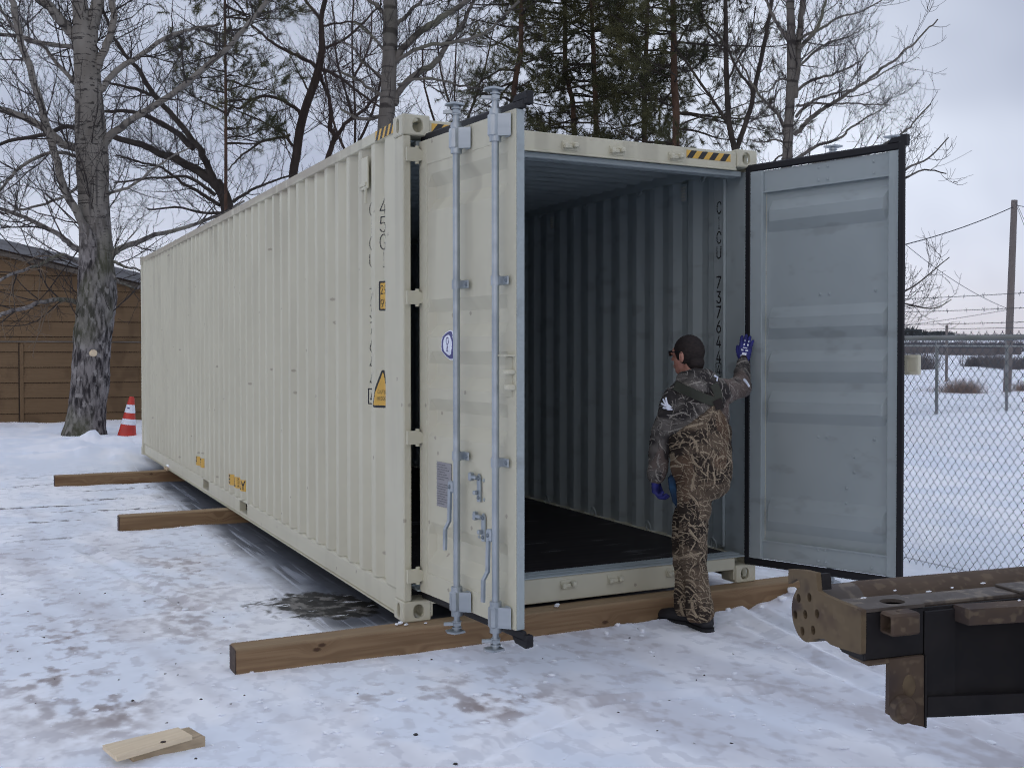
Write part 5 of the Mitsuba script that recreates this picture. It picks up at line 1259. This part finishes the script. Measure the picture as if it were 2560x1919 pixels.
MT = frame((.007, -3.941, 0), (.990, -.139, 0), (.139, .990, 0), (0, 0, 1))      # a across the truck, b towards its tail, z
tk = thing('truck_tail', 'rusty tail end of a truck frame with roller pipe and drilled disc plate', 'truck')


def tput(name, mesh, mt, smooth=False, parent=None, **kw):
    return obj(name, moved(mesh, MT), mt, parent or tk, smooth=smooth, **kw)


disc = Point(.310, .770).buffer(.082, 48)
bar = Polygon([(0, .724), (.105, .716), (.165, .714), (.20, .722), (.225, .716), (.30, .70), (.30, .84), (.245, .856), (.205, .850), (.114, .8475), (0, .8475)])
hook = Polygon([(.362, .838), (.338, .838), (.345, .862), (.362, .868), (.416, .842), (.414, .888), (.318, .902), (.246, .906), (.236, .852), (.30, .80)])
pl = disc.union(bar.buffer(-.006).buffer(.006)).union(hook)
for b_, z_ in ((.350, .811), (.285, .826), (.370, .756), (.309, .770), (.240, .787), (.326, .716), (.262, .733)):
    pl = pl.difference(affinity.scale(Point(b_, z_).buffer(.0125, 12), 1, 1.1))
MP = frame((0, 0, 0), (0, 1, 0), (0, 0, 1), (1, 0, 0))           # (b, z) outline, thickness along a
tput('disc_plate', moved(prism(pl, .016), MP), 'rust_ochre', label='rust-brown side plate ending in a disc with seven holes')
tput('hook_block', moved(prism(Polygon([(.244, .902), (.238, .856), (.262, .856), (.268, .900)]), .032), frame((.0165, 0, 0), (0, 1, 0), (0, 0, 1), (1, 0, 0))), 'shaded_steel')
tput('disc_backing', cyl((.018, .310, .770), (.022, .310, .770), .078, 40), 'shaded_steel')
ks = 26
pp = [(a, .310, .770) for a in np.linspace(.023, 2.3, ks)]
tput('roller_pipe', tube(pp, [.083 + .0008 * math.sin(i * 7) for i in range(ks)], 40), 'worn_deck', smooth=40)
tput('pipe_collar', tube([(.16, .310, .770), (.185, .310, .770), (.186, .310, .770), (2.0, .310, .770)], [.0832, .0855, .086, .086], 40), 'rust', smooth=40)
top = sbox(.0165, .004, .212, .140).difference(affinity.scale(Point(.143, .063).buffer(.036, 24), 1.02, .96))
tput('top_plate', moved(prism(top, .010), frame((0, 0, .8375), (1, 0, 0), (0, 1, 0), (0, 0, 1))), 'worn_deck')
tput('top_plate', box(.2125, 2.25, .030, .138, .8345, .8445, .002), 'worn_deck')
tput('top_plate', box(.56, 2.25, .02, .136, .845, .853, .002), 'worn_deck')
tput('end_box', cat_(box(.0165, .210, .006, .014, .704, .837, .002), box(.0165, .024, .0145, .13, .704, .837), box(.202, .2095, .0145, .13, .704, .837), box(.0165, .21, .0145, .13, .700, .7035), box(.0165, .21, .131, .138, .704, .837)), 'shaded_steel')
tput('end_box_foot', box(.02, .10, -.004, .10, .690, .7035, .004), 'rust')
rc = m3.Manifold.hull_points(np.array(box(0.056, .150, -.068, -.004, .782, .843, .006).vertices)) - m3.Manifold.hull_points(np.array(box(0.03, .135, -.060, -.012, .790, .835, .003).vertices)) - m3.Manifold.cylinder(.1, .005, .005, 16).translate((.095, -.036, .8))
tput('receiver_tube', tm(rc), 'rust')
lg = Polygon([(.090, .703), (.204, .703), (.206, .500), (.165, .512), (.088, .548)])
tput('support_plate', moved(prism(lg, .018), frame((0, .013, 0), (1, 0, 0), (0, 0, 1), (0, -1, 0))), 'rust')
tput('support_plate', box(.206, .212, -.012, .10, .498, .703, .002), 'shaded_steel')
tput('pivot_boss', moved(lathe([(0, .034), (.020, .034), (.022, .026), (.036, .026), (.040, .018), (.040, 0)], 28), frame((.128, -.004, .562), (1, 0, 0), (0, 0, 1), (0, -1, 0))), 'rust', smooth=30)
tput('weld_patch', moved(lathe([(0, .004), (.018, .003), (.022, 0)], 18), frame((.155, -.0048, .622), (1, 0, 0), (0, 0, 1.5), (0, -1, 0))), 'rust_ochre', smooth=True)
tput('rear_wall', box(.2125, 2.2, .014, .022, .545, .834, .001), 'shaded_steel')
tput('rear_flange', box(.2125, .32, .003, .0135, .53, .825, .002), 'shaded_steel')
cr = trimesh.Trimesh(*hull_(np.array([(a, b, z) for a, b, s in ((.315, .010, 0), (.315, -.06, 0), (1.2, -.09, 0), (1.2, -.19, 0)) for z in (.790, .836)])), process=False)
tput('cross_rail', cr, 'rust')
tput('lower_beam', trimesh.Trimesh(*hull_(np.array([(a, b, z) for a, s in ((.214, 0), (2.2, .16)) for b, z in ((-.01, .585 - s), (-.01, .527 - s), (.06, .527 - s), (.06, .585 - s))])), process=False), 'shaded_steel')
tput('floor_pan', box(.9, 2.2, -3.4, -.06, .52, .535), 'shaded_steel')
# what goes on outside the frame: frame rails, one pair of wheels, a deck added to darken the underside
tput('shading_deck', box(.72, 2.25, -3.4, -.20, .845, .87), 'worn_deck')
for a in (.95, 1.85):
    tput('frame_rail', box(a - .05, a + .05, -3.4, .01, .57, .84, .01), 'shaded_steel')
for a in (.95, 2.05):
    w_ = lathe([(.22, -.12), (.40, -.14), (.46, -.12), (.47, 0), (.46, .12), (.40, .14), (.22, .12)], 40)
    wk = tput('wheel', moved(w_, frame((a, -2.2, .30), (0, 1, 0), (0, 0, 1), (1, 0, 0))), 'rubber', smooth=40)
tput('axle', cyl((.8, -2.2, .30), (2.2, -2.2, .30), .07, 16), 'shaded_steel')
for q in range(7):
    a, b = [(.245, .20), (.33, .15), (.43, .17), (.56, .19), (.62, .15), (.09, .13), (.50, -.05)][q]
    c = trimesh.creation.icosphere(1, .5)
    c.apply_scale((.022 if q % 2 else .012, .006, .005))
    c.apply_translation((a, b, .8445 if a > .2125 else .848 if b > 0 else .838))
    obj('snow_crumb', moved(c, MT), 'snow_chunk_mat', label='crumb of snow lying on the rusty truck tail', cat='snow crumb', group='snow crumbs on the truck tail')

# ---------------------------------------------------------------- loose snow and grit
rg = np.random.default_rng(91)


def chunk(c, s, rg):
    m = trimesh.creation.icosphere(2, .5)
    n = meshkit.fbm(m.vertices * 2.4 + rg.uniform(0, 50, 3), 3, 3) - .5
    m.vertices += m.vertex_normals * (n * .7)[:, None]
    m.apply_scale(np.array(s))
    m.apply_transform(trimesh.transformations.rotation_matrix(rg.uniform(0, 6), (0, 0, 1)))
    m.apply_translation((c[0], c[1], float(ground_z(c[0], c[1])) + s[2] * .25))
    return m


for (x, y, s) in ((.435, -.265, .06), (.475, -.25, .04), (.40, -.30, .03), (.56, -.24, .026), (.64, -.20, .02), (1.16, -.27, .035), (1.37, -.33, .04), (1.28, -.19, .03), (.30, -.16, .022), (.68, -.31, .02), (1.9, -.22, .03), (2.1, -.18, .035), (2.35, -.20, .04), (2.5, -.22, .06), (2.62, -.17, .07)):
    obj('snow_chunk', chunk((x, y), (s, s * .9, s * .62), rg), 'snow_chunk_mat', smooth=40, label='small white lump of snow lying along the front timber beam', cat='snow chunk', group='snow lumps along the front beam')
for (x, y, z, s) in ((-.03, -.015, 0, .026), (-.055, -.03, 0, .02), (-.01, -.055, 0, .018), (.10, -.07, 0, .014), (.93, -.06, 0, .03), (.155, .03, .03, .03)):
    m = chunk((x, y), (s * 1.3, s, s * .6), rg)
    m.apply_translation((0, 0, z - .001 + s * .1 - m.bounds[0, 2]))
    obj('snow_crumb', m, 'snow_chunk_mat', smooth=40, label='crumb of snow lying on top of the front timber beam', cat='snow crumb', group='snow crumbs on the front beam')
pts = []
for _ in range(110):
    x, y = rg.uniform(-2.0, 2.4), rg.uniform(-2.6, 5.0)
    if -.1 < x and y > -.2:
        continue
    s = rg.uniform(.003, .0075) * (1.6 if rg.uniform() < .06 else 1)
    m = trimesh.creation.icosphere(0, 1)
    m.apply_scale((s * rg.uniform(.8, 1.8), s, s * .5))
    m.apply_transform(trimesh.transformations.rotation_matrix(rg.uniform(0, 6), (0, 0, 1)))
    m.apply_translation((x, y, float(ground_z(x, y)) + s * .2))
    pts.append(m)
obj('grit', cat_(*pts), 'dark_steel', label='dark grit and bark scraps scattered over the trodden snow', cat='grit', kind='stuff')

# clods and crumbs of trodden snow over the yard
cl = []
rg = np.random.default_rng(92)
protos = [chunk((0, 0), (1, .9, .6), np.random.default_rng(400 + q)) for q in range(5)]
for pm_ in protos:
    pm_.apply_translation(-pm_.bounds.mean(0))
for _ in range(900):
    if rg.uniform() < .45:
        x, y = rg.uniform(-1.2, 3.6), rg.uniform(-2.8, -.25)
    else:
        x, y = rg.uniform(-2.3, -.2), rg.uniform(-1.5, 7.5)
    s = .008 + .030 * rg.uniform() ** 4
    m = protos[rg.integers(5)].copy()
    m.apply_scale((s * rg.uniform(.8, 1.5), s, s * .7))
    m.apply_transform(trimesh.transformations.rotation_matrix(rg.uniform(0, 6), (0, 0, 1)))
    m.apply_translation((x, y, float(ground_z(x, y)) + s * .12))
    cl.append(m)
obj('snow_crumbs', cat_(*cl), 'snow_chunk_mat', smooth=True, label='loose crumbs of trodden snow scattered over the yard', cat='snow', kind='stuff')

# ---------------------------------------------------------------- the person at the door
PX, PY = np.array([.8642, -.5043, 0]), np.array([.5043, .8642, 0])       # to the right and away, as he stands
PO = np.array([1.70, -.42, 0])


def loc(a, b, z):
    return PO + PX * a + PY * b + np.array([0, 0, z])


def lines(a, z, scale, seed, wid, bend):
    x, y = a * scale + seed * 1.37, z * scale + seed * 2.71
    cx, cy = dr.floor(x), dr.floor(y)
    u, v = x - cx - .5, y - cy - .5
    th = cell_rand(cx, cy, seed) * 3.1416
    s, t = u * dr.cos(th) + v * dr.sin(th), -u * dr.sin(th) + v * dr.cos(th)
    t = t + bend * (cell_rand(cx, cy, seed + 3) - .5) * (s * s - .06) * 4
    w = wid * (.5 + cell_rand(cx, cy, seed + 5))
    return smoothstep(w, w * .6, dr.abs(t)) * smoothstep(.5, .42, dr.abs(s)), cell_rand(cx, cy, seed + 9), t / w


def camo(base, dark, mids, light, scales, wid, amount):
    def fn(p, n, uv):
        a = (p.x - 1.7) * .864 - (p.y + .42) * .504 + .35 * ((p.x - 1.7) * .504 + (p.y + .42) * .864)
        z = p.z + .25 * ((p.x - 1.7) * .504 + (p.y + .42) * .864)
        q = fbm(a * 13.0, z * 13.0, octaves=3)
        c = mix(dark, base, smoothstep(.36, .62, q))
        c = mix(c, mids[0], .7 * smoothstep(.58, .7, fbm(a * 9.0 + 7.0, z * 7.0, octaves=2)))
        for i, sc in enumerate(scales):
            m, r, t = lines(a, z, sc, 11 + 17 * i, wid, .35)
            col = mix(mix(mids[1], light, r), dark, .45 * smoothstep(.1, .9, t))
            c = mix(c, col, m * dr.select(r > 1 - amount, 1.0, 0.0))
        m, r, t = lines(a + .03, z, scales[0] * 1.4, 91, wid * .45, .5)
        return mix(c, dark, .8 * m)
    return fn


mat('camo_jacket', camo((.122, .112, .104), (.036, .033, .033), ((.140, .105, .092), (.135, .124, .114)), (.34, .32, .29), (11.0, 17.0, 26.0, 36.0), .045, .55), rough=.9, spec=.1)
mat('camo_bib', camo((.108, .082, .060), (.032, .025, .021), ((.115, .074, .050), (.15, .115, .080)), (.36, .295, .215), (9.0, 12.0, 16.0, 22.0, 30.0, 41.0), .060, .60), rough=.9, spec=.1)
mat('skin', lambda p, n, uv: mix((.30, .135, .10), (.40, .20, .15), noise(p.x * 30, p.y * 30, p.z * 30)), rough=.55)
mat('hair', lambda p, n, uv: mix((.007, .006, .006), (.028, .018, .016), fbm(p.x * 60, p.y * 60, p.z * 110, octaves=2)), rough=.7, spec=.3)
mat('glove_blue', lambda p, n, uv: mix((.012, .014, .10), (.03, .035, .22), noise(p.x * 40, p.y * 40, p.z * 40)), rough=.7)
mat('strap_cloth', (.040, .043, .033), rough=.9)
mat('strap_dark', (.016, .011, .010), rough=.9)
mat('lens_black', (.008, .008, .009), rough=.15, spec=.6)
mat('rag_blue', lambda p, n, uv: mix((.006, .010, .028), (.015, .06, .13), fbm(p.x * 30, p.y * 30, p.z * 18, octaves=3)), rough=.9)


def ball(c, r):
    return m3.Manifold.sphere(r, 20).translate(tuple(np.asarray(c, float)))


def bone(*cr):
    return m3.Manifold.batch_hull([ball(c, r) for c, r in cr])


def chain(*cr):
    out = bone(cr[0], cr[1])
    for a, b in zip(cr[1:-1], cr[2:]):
        out += bone(a, b)
    return out


def finish(man, edge, rounds=8, fold=0.0, freq=(9, 9, 16), seed=1, fold2=0.0):
    m = tm(man.refine_to_length(edge))
    m.merge_vertices()
    trimesh.smoothing.filter_taubin(m, lamb=.5, nu=.53, iterations=rounds)
    if fold:
        v = m.vertices - PO
        q = np.column_stack([v @ PX, v @ PY, v[:, 2]])
        m.vertices += m.vertex_normals * (fold * (meshkit.fbm(q * np.array(freq), 3, seed) - .5) * 2 + fold2 * (meshkit.noise(q * [4, 4, 30] + np.sin(q[:, :1] * 25) * .6, seed + 5) - .5))[:, None]
    return m


MAN = thing('person', 'person in brown reed camouflage bib overalls and jacket, blue gloves, reaching to the right door', 'person')
# head: F = where he looks (to the left and away), S = his left, U = up
HF = -.82 * PX + .57 * PY
HF /= np.linalg.norm(HF)
HS = np.cross([0, 0, 1.0], HF)
HC = np.array([1.668, -.362, 1.525])
MH = frame(HC, HF, HS, (0, 0, 1)) @ trimesh.transformations.rotation_matrix(.06, (0, 1, 0))


def ell(c, r, seg=28):
    return m3.Manifold.sphere(1.0, seg).scale(tuple(r)).translate(tuple(c))


hd = ell((-.012, 0, .020), (.099, .076, .098)) + ell((.028, 0, -.035), (.060, .061, .080)) + ell((.048, 0, -.082), (.038, .040, .034)) + ell((.060, 0, .025), (.036, .056, .040))
hd += m3.Manifold.hull_points(np.array([(.082, -.012, .028), (.082, .012, .028), (.112, -.013, -.022), (.112, .013, -.022), (.085, -.018, -.030), (.085, .018, -.030), (.120, 0, -.015)]))
hd += ell((.088, 0, -.056), (.012, .024, .006)) + ell((.086, 0, -.068), (.012, .022, .006))
for s in (-1, 1):
    hd += ell((-.010, s * .080, -.008), (.017, .010, .032)) - ell((-.004, s * .090, -.006), (.009, .008, .019))
    hd -= ell((.104, s * .030, .020), (.020, .018, .012))
    hd += ell((.086, s * .030, .019), (.012, .013, .011))
hd += m3.Manifold.batch_hull([ell((-.022, 0, -.06), (.055, .052, .05)), ell((-.050, .0, -.19), (.062, .064, .05))])
head = finish(hd.transform(MH[:3]), .008, 4)
core = chain((loc(.0, .03, 1.30), .07), (loc(.01, .03, 1.12), .12), (loc(.03, .03, .85), .12)) + chain((loc(-.14, .02, 1.27), .05), (loc(-.205, .05, 1.0), .04), (loc(-.238, .08, .78), .033)) + \
    chain((np.array([1.83, -.42, 1.315]), .05), (np.array([2.12, -.29, 1.325]), .042), (np.array([2.245, -.13, 1.465]), .033)) + \
    chain((loc(.01, -.01, .75), .08), (np.array([1.648, -.455, .30]), .055), (np.array([1.70, -.47, -.03]), .045)) + chain((loc(.0, .12, .75), .07), (np.array([1.718, -.245, .28]), .045), (np.array([1.722, -.283, -.04]), .042))
bodyman = hd.transform(MH[:3]).refine_to_length(.008) + core.refine_to_length(.03) + bone((HC - np.array([0, 0, .13]), .05), (loc(.0, .03, 1.28), .06)).refine_to_length(.02)
bm_ = tm(bodyman)
bm_.merge_vertices()
trimesh.smoothing.filter_taubin(bm_, lamb=.5, nu=.53, iterations=4)
obj('body', bm_, 'skin', MAN, smooth=True)
hr = ell((-.016, 0, .026), (.103, .0805, .102)) + ell((-.055, 0, -.045), (.056, .060, .062))
cut = lambda m, nrm, off: m.trim_by_plane(tuple(nrm), off)
hr = cut(hr, (-.94, 0, .34), -.040)
hr = cut(hr, (-.55, 0, .83), -.042)
side = ell((.030, .085, -.005), (.018, .03, .034)) + ell((.030, -.085, -.005), (.018, .03, .034))
hair = tm(hr.transform(MH[:3]).refine_to_length(.006))
hair.merge_vertices()
hair.vertices += hair.vertex_normals * (.0035 * (meshkit.fbm(hair.vertices * [90, 90, 60], 3, 2) - .5))[:, None]
obj('hair', hair, 'hair', MAN, smooth=50)
gl = []
for s in (-1, 1):
    lens = m3.Manifold.hull_points(np.array([(.100 - .006 * (abs(y) > .045), s * y, z) for y in (.010, .040, .062) for z in (.004, .036)] + [(.106 - .012 * (abs(y) > .045), s * y, z) for y in (.012, .040, .058) for z in (.007, .033)]))
    gl.append(tm(lens))
    gl.append(tube([(.094, s * .062, .026), (.06, s * .079, .026), (.0, s * .083, .022), (-.018, s * .084, .012)], .0032, 8))
gl.append(cyl((.106, -.012, .026), (.106, .012, .026), .003, 8))
obj('sunglasses', moved(cat_(*gl), MH), 'lens_black', MAN, smooth=30)

# jacket
torso_b = [(loc(-.115, .03, 1.275), .080), (loc(.115, .015, 1.300), .085), (loc(.02, .04, 1.18), .165), (loc(.03, .04, .98), .178), (loc(.02, .04, .84), .165), (loc(-.005, .035, 1.365), .072)]
torso = bone(*torso_b)
armL = chain((loc(-.135, .02, 1.265), .078), (loc(-.212, .045, 1.02), .074), (loc(-.240, .075, .80), .058))
cuffL = bone((loc(-.239, .073, .815), .062), (loc(-.243, .078, .785), .057))
armR = chain((loc(.14, .0, 1.315), .080), (np.array([1.975, -.352, 1.300]), .076), (np.array([2.125, -.285, 1.322]), .068)) + chain((np.array([2.125, -.285, 1.322]), .068), (np.array([2.205, -.175, 1.40]), .056), (np.array([2.245, -.128, 1.463]), .049))
collar = chain((loc(-.075, .065, 1.395), .040), (loc(-.075, -.005, 1.385), .045), (loc(-.02, -.055, 1.405), .048), (loc(.055, -.045, 1.400), .050), (loc(.085, .025, 1.385), .048), (loc(.03, .09, 1.38), .045)) + \
    chain((loc(-.07, .02, 1.345), .060), (loc(.0, -.06, 1.335), .062), (loc(.09, -.03, 1.340), .062))
jk = finish(torso + armL + cuffL + armR + collar, .020, 9, .011, (8, 8, 13), 3, .008)
obj('jacket', jk, 'camo_jacket', MAN, smooth=True)

# bib overalls: legs, seat and the back panel that narrows to the strap cross
seat = bone((loc(.035, .03, .84), .180), (loc(.085, -.02, .775), .135), (loc(-.01, .05, .77), .130), (loc(.03, .04, .98), .190))
panel = bone(*[(c, r + .014) for c, r in torso_b[:5]])
nl = np.array([-.598, .801])
panel = panel.trim_by_plane(tuple(-(PX * nl[0] + np.array([0, 0, nl[1]]))), -float((PO @ PX * 0 + PX @ PO) * nl[0] + (-.13 * nl[0] + 1.052 * nl[1])))
nr = np.array([.86, .51])
panel = panel.trim_by_plane(tuple(-(PX * nr[0] + np.array([0, 0, nr[1]]))), -float((PX @ PO) * nr[0] + (.135 * nr[0] + 1.215 * nr[1])))
legR = chain((loc(.00, -.01, .735), .120), (np.array([1.662, -.452, .52]), .094), (np.array([1.655, -.455, .30]), .081), (np.array([1.678, -.462, .17]), .072), (np.array([1.694, -.475, -.045]), .090))
legL = chain((loc(.0, .11, .735), .105), (np.array([1.722, -.265, .50]), .084), (np.array([1.718, -.245, .28]), .072), (np.array([1.722, -.265, .12]), .070), (np.array([1.722, -.285, -.045]), .080))
bib = seat + panel + legR + legL
bib = bib.trim_by_plane((0, 0, 1), -.088)
bb = finish(bib, .019, 5, .011, (9, 9, 12), 8, .010)
obj('bib_overalls', bb, 'camo_bib', MAN, smooth=True)


def on_back(pts, mesh, lift):
    """Points (a, z) as seen from behind, laid on the back of a mesh."""
    v = mesh.vertices - PO
    A, B, Zz = v @ PX, v @ PY, v[:, 2]
    out = []
    for a, z in pts:
        d = (A - a) ** 2 + (Zz - z) ** 2
        near = np.argsort(d)[:60]
        near = near[d[near] < .03 ** 2] if (d[near] < .03 ** 2).any() else near[:6]
        b = np.sort(B[near])[:5].mean() - lift
        out.append(loc(a, b, z))
    return np.array(out)


def ribbon(pts, w, mesh, lift=.008, th=.006):
    pts = catmull(np.array(pts), 6)
    t = np.gradient(pts, axis=0)
    t /= np.linalg.norm(t, axis=1, keepdims=True)
    s = np.column_stack([-t[:, 1], t[:, 0]])
    top, bot = on_back(pts + s * w / 2, mesh, lift), on_back(pts - s * w / 2, mesh, lift)
    mid = on_back(pts, mesh, lift + .003)
    for _ in range(3):
        for q in (top, mid, bot):
            q[1:-1] = .25 * q[:-2] + .5 * q[1:-1] + .25 * q[2:]
    m = [trimesh.Trimesh(*hull_(np.vstack([np.array([top[i], mid[i], bot[i], top[i + 1], mid[i + 1], bot[i + 1]]), np.array([top[i], bot[i], top[i + 1], bot[i + 1]]) + PY * th])), process=False) for i in range(len(pts) - 1)]
    return cat_(*m)


obj('shoulder_strap', ribbon([(-.135, 1.345), (-.06, 1.315), (.03, 1.275), (.115, 1.245)], .056, jk), 'strap_cloth', MAN, smooth=30)
obj('shoulder_strap', ribbon([(.10, 1.355), (.125, 1.30), (.13, 1.24)], .050, jk), 'strap_cloth', MAN, smooth=30)
obj('strap_cross', ribbon([(.118, 1.262), (.130, 1.235), (.138, 1.205)], .055, jk, .014), 'strap_dark', MAN, smooth=30)
mk = []
for pts in ([(-.205, 1.262), (-.19, 1.235), (-.165, 1.215)], [(-.188, 1.272), (-.182, 1.24), (-.165, 1.218)], [(-.215, 1.235), (-.195, 1.225), (-.165, 1.21)], [(-.205, 1.21), (-.185, 1.208), (-.16, 1.205)], [(-.175, 1.225), (-.155, 1.212)], [(-.18, 1.20), (-.15, 1.20)]):
    q = on_back(catmull(np.array(pts), 4), jk, .003)
    mk.append(tube(q, .0055, 6))
obj('antler_mark', cat_(*mk), 'white_print', MAN, smooth=40)
obj('collar_mark', tube(on_back(np.array([(.105, 1.405), (.125, 1.395), (.12, 1.375)]), jk, .003), .006, 6), 'white_print', MAN)
ea = [np.array(q) for q in ((2.085, -.372, 1.375), (2.115, -.362, 1.352), (2.135, -.355, 1.330))]
obj('sleeve_mark', tube(ea, .008, 6), 'white_print', MAN)

# boots
def boot(heel, toe, z0):
    h, t = np.array([*heel, z0]), np.array([*toe, z0])
    d = (t - h) / np.linalg.norm(t - h)
    L = np.linalg.norm(t - h)
    up = np.array([0, 0, 1.0])
    sd = np.cross(up, d)
    u = bone((h + up * .050, .045), (h + d * .10 + up * .048, .046), (h + up * .12 + d * .02, .048)) + bone((h + d * .08 + up * .055, .048), (h + d * L * .80 + up * .040, .038), (h + d * L * .62 + up * .05 + sd * .008, .040))
    u = finish(u.trim_by_plane((0, 0, 1), z0 + .020), .014, 4)
    pts = [(math.cos(a), math.sin(a)) for a in np.linspace(0, 2 * math.pi, 28, endpoint=False)]
    out = Polygon([(-.048 + .0 * x, 0) for x, y in pts[:0]] + [(.00 + .05 * x if x < 0 else L * .72 + .068 * x, .046 * y if x < 0 else .048 * y) for x, y in pts])
    s = prism(out, .024)
    s = moved(s, frame(h - np.array([0, 0, .001]), d, sd, up))
    return u, s


mat('boot_black', (.012, .012, .015), rough=.6)
for (he, to) in (((1.728, -.498), (1.742, -.200)), ((1.738, -.318), (1.618, -.085))):
    z0 = float(ground_z(*he)) - .004
    u, s = boot(he, to, max(z0, G - .01))
    key = obj('boot', u, 'boot_black', MAN, smooth=True)
    obj('sole', s, 'rubber', key)

# gloved hands: palm, four bent fingers, thumb
def hand(W, D, N, S, bends, spread, thumb, k=1.0):
    """W wrist, D along the palm, N out of the back of the hand, S towards the thumb; bends per joint in degrees."""
    D, N, S = (np.asarray(q, float) / np.linalg.norm(q) for q in (D, N, S))
    palm = bone((W - D * .01, .028 * k), (W + D * .03 + S * .022, .019 * k), (W + D * .03 - S * .022, .019 * k), (W + D * .085 + S * .032, .0135 * k), (W + D * .080 - S * .030, .0125 * k))
    out = palm.refine_to_length(.006)
    for i, (off, ln, r) in enumerate(((.031, .078, .0112), (.011, .086, .0115), (-.010, .080, .0110), (-.029, .064, .0100))):
        p = W + D * (.086 if i in (1, 2) else .080) + S * off
        ang, seg, c = 0.0, ln * np.array([.44, .32, .24]), [(p - D * .012, r * 1.08 * k)]
        sp = math.radians(spread * (1.5 - i))
        for q in range(3):
            ang += math.radians(bends[q] * (1 + .12 * i))
            dirn = (D * math.cos(sp) + S * math.sin(sp)) * math.cos(ang) - N * math.sin(ang)
            p = p + dirn * seg[q] * k
            c.append((p, r * (1.0, .93, .84)[q] * k))
        out += chain(*c).refine_to_length(.005)
    b = W + D * .025 + S * .030
    t1 = b + (D * math.cos(thumb) + S * math.sin(thumb)) * .040 - N * .008
    t2 = t1 + (D * math.cos(thumb * .55) + S * math.sin(thumb * .55)) * .032 - N * .012
    out += chain((b, .0155 * k), (t1, .0135 * k), (t2, .0110 * k)).refine_to_length(.005)
    m = tm(out)
    m.merge_vertices()
    trimesh.smoothing.filter_taubin(m, lamb=.5, nu=.53, iterations=6)
    return m


# left hand hangs, fingers curled inwards; right hand lies against the door post
WL = loc(-.247, .080, .765)
obj('glove', hand(WL, (PX * -.02 + PY * .12 + np.array([0, 0, -1.0])), -PX * .9 + PY * .25, PY * .9 + PX * .3, (34, 42, 30), 3, .5, 1.12), 'glove_blue', MAN, smooth=True, label='left blue glove, hanging with curled fingers')
obj('glove_cuff', bone((WL + [0, 0, .012], .036), (WL - [0, 0, .006], .034)) and tm(bone((WL + [0, 0, .012], .036), (WL - [0, 0, .006], .034))), 'strap_dark', MAN, smooth=40)
WR = np.array([2.262, -.108, 1.492])
DR_, NR = np.array([.30, .12, 1.0]), np.array([-.62, -.78, .30])
SR = np.cross(DR_, NR)
if SR @ PX > 0:
    SR = -SR
obj('glove', hand(WR, DR_, NR, SR, (6, 10, 12), 4, .45, 1.12), 'glove_blue', MAN, smooth=True, label='right blue glove, laid flat against the door post')
obj('glove_cuff', tm(bone((WR - np.array([.006, .006, .018]), .036), (WR + np.array([.004, .002, .010]), .034))), 'strap_dark', MAN, smooth=40)
# white print on the backs of both gloves
Dn, Nn = DR_ / np.linalg.norm(DR_), NR / np.linalg.norm(NR)
Sn = SR / np.linalg.norm(SR)
pr2 = []
for u_, s_, w_, h_ in ((.035, .0, .030, .020), (.060, .018, .016, .010), (.060, -.012, .020, .010), (.078, .002, .030, .007), (.100, .012, .010, .014), (.100, -.012, .010, .014), (.125, .012, .008, .010), (.022, .016, .012, .012), (.122, -.014, .008, .010)):
    c = WR + Dn * u_ * 1.05 + Sn * s_ + Nn * (.0235 if u_ < .07 else .0165 if u_ < .09 else .0125)
    pr2.append(moved(box(-w_ / 2, w_ / 2, -h_ / 2, h_ / 2, -.004, .0015, .002), frame(c, Sn, Dn, Nn)))
obj('glove_print', cat_(*pr2), 'white_print', MAN)
Dl, Nl = np.array([0, .05, -1.0]), (-PX * .9 + PY * .25)
Dl /= np.linalg.norm(Dl); Nl /= np.linalg.norm(Nl)
Sl = np.cross(Nl, Dl)
pr2 = [moved(box(-w_ / 2, w_ / 2, -h_ / 2, h_ / 2, -.004, .0015, .002), frame(WL + Dl * u_ + Sl * s_ + Nl * .0195, Sl, Dl, Nl)) for u_, s_, w_, h_ in ((.02, 0, .02, .014), (.045, .012, .018, .008), (.065, -.008, .022, .008))]
obj('glove_print', cat_(*pr2), 'white_print', MAN)
rg_ = np.array([loc(-.185 + .02 * k_ + .012 * s, .0 + .03 * (k_ % 2), z) for k_, z, s in ((0, .775, 1), (1, .79, 1), (2, .78, 1), (3, .74, 0), (3, .66, 0), (4, .60, 0), (3.6, .585, 0), (1, .70, 0), (2, .63, 0))])
rag = tm(m3.Manifold.hull_points(np.vstack([rg_, rg_ + PY * .05])).refine_to_length(.015))
rag.merge_vertices()
rag.vertices += rag.vertex_normals * (.012 * (meshkit.fbm((rag.vertices) * [25, 25, 12], 3, 6) - .5))[:, None]
obj('hanging_cloth', rag, 'rag_blue', smooth=True, label="dark blue cloth hanging at the person's left hip", cat='cloth')
